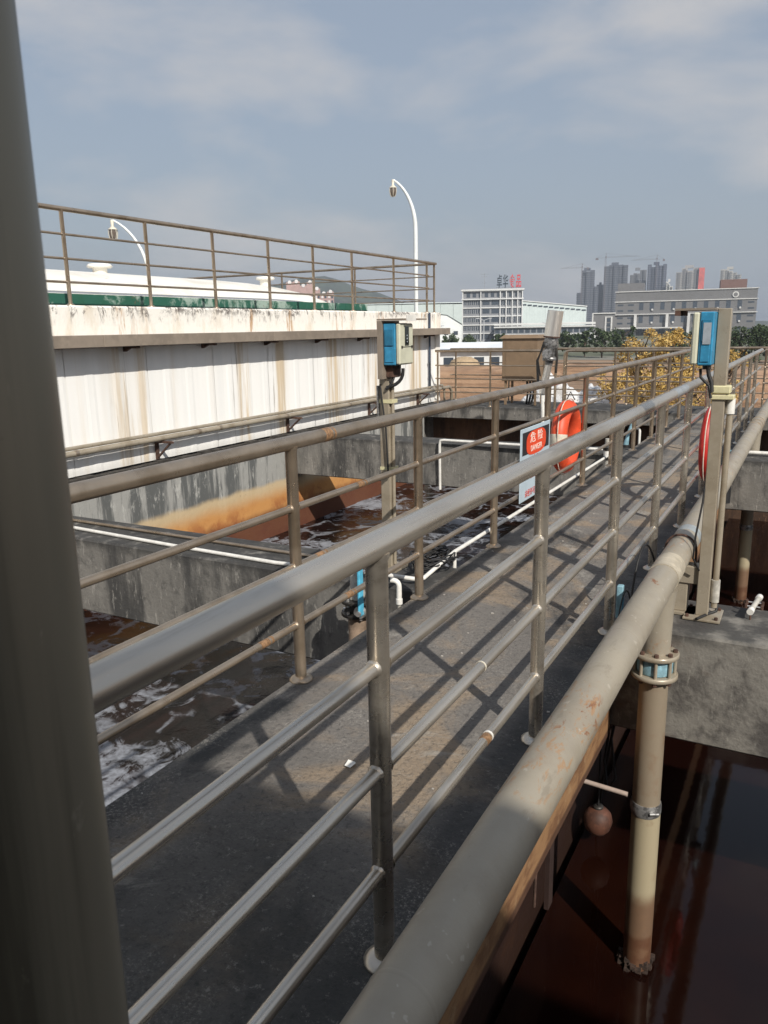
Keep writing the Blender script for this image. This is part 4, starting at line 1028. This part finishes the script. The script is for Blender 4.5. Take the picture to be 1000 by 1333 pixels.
# apartment block with red and white gables, seen through the roof railing
p, W, rz = frame(-35.2, -31.9, 520)
ap = thing('apartment_block', 'distant pink and white apartment block with arched gables beyond the tank cover', 'building', tuple(p), rz=rz, local=True)
mp1, mp2 = pm_('pink_render', (.42, .29, .27)), pm_('apartment_white', (.68, .66, .66))
hs = [35, 35.5, 33, 35, 31, 28, 29]
for i in range(7):
    B(W*i/7, W*(i+1)/7-.05, 0, 14, 0, hs[i]).build('wall', mp1, ap)
    for j in range(9): B(W*(i+.12)/7, W*(i+.42)/7, -.25, -.005, 3*j+1, 3*j+2.6).build('window', mp2, ap); B(W*(i+.58)/7, W*(i+.88)/7, -.25, -.005, 3*j+1, 3*j+2.6).build('window', m_glass, ap)
    g = MB().lathe([(W/26, -.3), (W/26, 0)], (W*(i+.5)/7, 0, hs[i]), 16, axis='Y'); g.build('gable', mp2, ap)

# hills
hm = MB(); ny_, na_ = 14, 90; v = []
for j in range(ny_+1):
    for i in range(na_+1):
        bz = -75+i*(85/na_); d = 1500+j*28
        prof = max(0, 1-abs(j/ny_*2-1)**1.6)
        e = 66*math.exp(-((bz+33)/4.2)**2)+52*math.exp(-((bz+40)/6)**2)+34*math.exp(-((bz+27)/5)**2)+45*math.exp(-((bz+60)/12)**2)+16*math.exp(-((bz+14)/9)**2)
        q = far(bz, d); z = -6+prof*(e*1.33+9*noise.fractal(Vector((i*.25, j*.25, 2)), 1, 2, 5))
        v.append((q.x, q.y, z))
hm.add(v, [(j*(na_+1)+i, j*(na_+1)+i+1, (j+1)*(na_+1)+i+1, (j+1)*(na_+1)+i) for j in range(ny_) for i in range(na_)], True)
kind(hm.build('hills', plain('wooded_hill', (.045, .06, .035), .95, 0, .5, .03)))

# far lamp posts
def farlamp(label, b, d, h):
    t = thing('street_lamp', label, 'street lamp', tuple(far(b, d)), 'far double-arm street lamps', rz=R(-b), local=True)
    mq = pm_('galv', (.45, .47, .49))
    T([(0, 0, 0), (0, 0, h)], .12, 8).build('pole', mq, t)
    T([(-1.5, 0, h+.35), (0, 0, h-.15), (1.5, 0, h+.35)], .09, 6).build('arm', mq, t)
    for s in (-1, 1): B(s*1.6-.4, s*1.6+.4, -.15, .15, h+.3, h+.48).build('lamp_head', mq, t)
farlamp('double arm street lamp in front of the office block middle', -21.35, 210, 7.2)
farlamp('double arm street lamp before the white warehouse', -16.9, 250, 6)
farlamp('double arm street lamp left of the office block', -24.7, 210, 5.5)

# ---------------------------------------------------------------- vegetation
def leaf_mat(name, c1, c2, c3):
    q = M(name, .6).base(c1); q.over(c2, q.noise(1.3, 3, lo=.42, hi=.58), 1); q.over(c3, q.noise(6, 2, lo=.52, hi=.7), .8)
    q.b.inputs['Transmission Weight'].default_value = 0
    return q.done()
m_ylw = leaf_mat('yellow_leaves', (.42, .27, .06), (.54, .38, .13), (.20, .13, .045))
m_grn = leaf_mat('dark_leaves', (.035, .06, .022), (.055, .085, .03), (.02, .035, .015))
m_bark = plain('bark', (.12, .09, .065), .95, 0, .4, 6)
def tree(name, label, pos, h, r, leaf, n, ls, group, crown_lo=.3, seed=0, squash=1.0):
    rn = random.Random(seed)
    t = thing(name, label, 'tree', tuple(pos), group, rz=rn.uniform(0, 6), local=True)
    tr = MB(); tr.tube([(0, 0, 0), (.03*h, 0, h*.3), (0, .02*h, h*.62), (.02*h, 0, h*.85)], .03*h, 8, rs=[.028*h, .022*h, .013*h, .005*h])
    tips = []
    for k in range(13):
        a = rn.uniform(0, 2*pi); z0 = h*rn.uniform(.25, .7); l = r*rn.uniform(.5, .95); z1 = min(h*.95, z0+h*rn.uniform(.08, .32))
        e = (cos(a)*l, sin(a)*l, z1); tr.tube([(0, 0, z0), (e[0]*.5, e[1]*.5, (z0+z1)/2+.03*h), e], .01*h, 5, rs=[.011*h, .007*h, .003*h]); tips.append(Vector(e))
    tr.build('trunk', m_bark, t)
    cl = [(q, r*rn.uniform(.16, .3)) for q in tips]
    for k in range(22):
        a = rn.uniform(0, 2*pi); rr = r*rn.uniform(0, .75); z = h*rn.uniform(crown_lo, .93)
        cl.append((Vector((cos(a)*rr, sin(a)*rr, z)), r*rn.uniform(.13, .32)))
    v = []; f = []
    for i in range(n):
        c, cr = rn.choice(cl); q = Vector((rn.gauss(0, 1), rn.gauss(0, 1), rn.gauss(0, 1))); q = q.normalized()*cr*rn.uniform(.3, 1.08)**.6
        p_ = c+Vector((q.x, q.y, q.z*squash)); 
        if p_.z < h*crown_lo*.6: continue
        s = ls*rn.uniform(.6, 1.4)
        u = Vector((rn.gauss(0, 1), rn.gauss(0, 1), rn.gauss(0, .6))).normalized(); w_ = u.orthogonal().normalized(); w_ = (Matrix.Rotation(rn.uniform(0, 6), 3, u) @ w_)
        b = len(v); v += [p_-u*s, p_+w_*s*.5, p_+u*s, p_-w_*s*.5]; f.append((b, b+1, b+2, b+3))
    MB().add(v, f).build('crown', leaf, t)
    return t
G1 = 'yellow-leaved trees beyond the platform'
tree('yellow_tree', 'tallest yellow-leaved tree, left of the right control box', far(-10.6, 47), 5.2, 1.55, m_ylw, 4600, .075, G1, .12, 1)
tree('yellow_tree', 'yellow-leaved tree directly behind the right control box', far(-8.3, 46), 5.4, 1.7, m_ylw, 4900, .075, G1, .12, 2)
tree('yellow_tree', 'lower spreading yellow-leaved tree at the left end of its row', far(-12.2, 44), 3.0, 1.1, m_ylw, 2600, .07, G1, .08, 3)
tree('yellow_tree', 'thin sparse yellow-leaved tree peeping out right of the box post', far(-5.0, 46), 4.4, 1.2, m_ylw, 1600, .07, G1, .15, 4)
tree('yellow_tree', 'short yellow-leaved tree in front, between the two tallest ones', far(-9.6, 41), 3.4, 1.5, m_ylw, 3300, .07, G1, .05, 5)
tree('yellow_tree', 'short yellow-leaved tree in front, below the right control box', far(-7.0, 41), 3.2, 1.6, m_ylw, 3300, .07, G1, .05, 6)
G2 = 'dark green roadside trees'
k = 10
for b, d, h, r, lb in [(-15.5, 150, 4.6, 2.0, 'round dark tree below the white warehouse, left of the others'),
                       (-14.35, 145, 4.4, 1.8, 'round dark tree between the warehouse and the grey wing'),
                       (-13.2, 140, 5.2, 2.3, 'round dark tree in front of the grey wing'),
                       (-11.9, 150, 5.0, 2.2, 'dark tree partly behind the yellow trees'),
                       (-16.7, 150, 3.8, 1.6, 'small dark tree right of the mixer hood'),
                       (-20.3, 170, 3.9, 2.0, 'dark tree at the foot of the office block, right side'),
                       (-22.2, 170, 3.7, 2.0, 'dark tree at the foot of the office block, middle'),
                       (-23.6, 170, 4.0, 2.2, 'dark tree at the left foot of the office block'),
                       (-25.2, 175, 3.6, 2.0, 'dark tree beside the white gabled hall')]:
    tree('dark_tree', lb, far(b, d), h, r, m_grn, 1500, .22, G2, .2, k); k += 1
for i, (b, h, lb) in enumerate([(-5.5, 4.6, 'dark dense tree just right of the box post'), (-4.4, 5.0, 'dark dense tree in the middle of the right row'), (-3.3, 5.1, 'dark dense tree at the right frame edge'), (-2.0, 5.0, 'dark dense tree outside the right frame edge'), (-6.7, 4.6, 'dark dense tree behind the right control box'), (-8.6, 4.2, 'dark dense tree behind the tallest yellow tree')]):
    tree('dark_tree', lb, far(b, 120), h, 2.2, m_grn, 3200, .16, G2, .05, 40+i)

# rubble, sand, white blocks beyond platform
def heap(b, d, L_, Wd, H_, seed, mat, name, steep=1.0, lump=.5):
    q = far(b, d); mb = MB(); nx, ny = 48, 22; v = []
    for j in range(ny+1):
        for i in range(nx+1):
            u, w_ = i/nx*2-1, j/ny*2-1
            e = max(0, 1-abs(u)**4)*max(0, 1-abs(w_)**2)
            x, y_ = u*L_/2, w_*Wd/2
            z = H_*(e**steep)*(1.0-lump/2+lump*noise.fractal(Vector((x*.5+seed, y_*.5, 0)), 1, 2, 5))
            v.append((q.x+x, q.y+y_, -4.05+max(0, z)))
    mb.add(v, [(j*(nx+1)+i, j*(nx+1)+i+1, (j+1)*(nx+1)+i+1, (j+1)*(nx+1)+i) for j in range(ny) for i in range(nx)], True)
    o = mb.build(name, mat); return o
def rub_mat():
    q = M('white_rubble', .9).base((.62, .63, .64)); q.over((.22, .24, .27), q.noise(2.2, 7, .7, 1, lo=.5, hi=.6), .8); q.over((.35, .3, .24), q.noise(.9, 6, lo=.5, hi=.65), .5); q.bump(3, .8, .1, 8); return q.done()
m_rub = rub_mat()
tag(heap(-15.7, 50, 5.4, 3, 2.9, 1, m_rub, 'rubble_heap', .4), 'whitish heap of bagged material beyond the platform, behind the orange lifebuoy', 'heap')
tag(heap(-11.0, 40, 6.5, 3, 1.3, 4, m_rub, 'rubble_heap', .4), 'low whitish heap below the yellow trees', 'heap')
tag(heap(-18.8, 42, 3.6, 2.4, 1.35, 7, m_rub, 'rubble_heap', .4), 'small grey and white heap below the brown cabinet', 'heap')
tag(heap(-5.2, 40, 6.5, 3, 1.3, 11, m_rub, 'rubble_heap', .4), 'grey heap seen through the railing at the right edge', 'heap')
m_sand = plain('sand_pile', (.40, .30, .19), .95, 0, .2, 1.5)
sp = MB().lathe([(1.6, -4), (1.5, -2.0), (1.15, -1.35), (.6, -1.05), (.1, -1.0)], tuple(far(-22.7, 70, 0)), 26); sp = sp.build('sand_pile', m_sand); tag(sp, 'conical beige sand pile in front of the low shed', 'sand pile')
er = M('cut_earth', .95).base((.27, .165, .10)); er.over((.38, .25, .16), er.noise(.5, 7, .7, sc3=(.3, .3, 3), lo=.42, hi=.6), .8); er.over((.15, .09, .055), er.noise(.8, 7, .7, sc3=(.25, .25, 4), lo=.5, hi=.62), .8); er.bump(2, .8, .1, 8)
m_er = er.done()
tag(heap(-21.6, 66, 13, 6, 2.45, 21, m_er, 'earth_bank', .12, .10), 'long brown earth bank with level streaks behind the left platform railing', 'earth bank')
tag(heap(-14.6, 86, 17, 6, 1.7, 23, m_er, 'earth_bank', .12, .10), 'brown earth bank behind the railing, left of the yellow trees', 'earth bank')
tag(heap(-3.0, 58, 12, 6, 2.5, 25, m_er, 'earth_bank', .12, .10), 'reddish earth bank behind the railing at the right edge', 'earth bank')

# ---------------------------------------------------------------- small debris on the deck
db = MB()
rn = random.Random(5)
for i in range(90):
    x, y_ = rn.uniform(-1.86, -.76), rn.uniform(1.3, 9); s = rn.uniform(.002, .006)
    db.box(x-s, x+s, y_-s*.7, y_+s*.8, .0, s*.8)
kind(db.build('grit', plain('grit_pale', (.45, .42, .38), .9)), 'stuff')
lf = MB().add([(-1.325, 2.10, .010), (-1.305, 2.105, .003), (-1.295, 2.128, .012), (-1.308, 2.145, .004), (-1.33, 2.135, .013), (-1.317, 2.12, .002)], [(0, 1, 5), (1, 2, 5), (2, 3, 5), (3, 4, 5), (4, 0, 5)])
tag(lf.build('paper_scrap', m_pvc), 'small crumpled white paper scrap on the walkway', 'litter')

# ---------------------------------------------------------------- haze
hzm = bpy.data.materials.new('haze_air'); hzm.use_nodes = True; ht = hzm.node_tree; ht.nodes.clear()
ho = ht.nodes.new('ShaderNodeOutputMaterial'); hv = ht.nodes.new('ShaderNodeVolumePrincipled')
hv.inputs['Color'].default_value = (.80, .88, 1.0, 1); hv.inputs['Density'].default_value = .00032; hv.inputs['Anisotropy'].default_value = .2
ht.links.new(hv.outputs[0], ho.inputs['Volume'])
hb = B(-1985, 1985, -1985, 1985, -5.0, 125).build('haze', hzm); kind(hb, 'stuff')
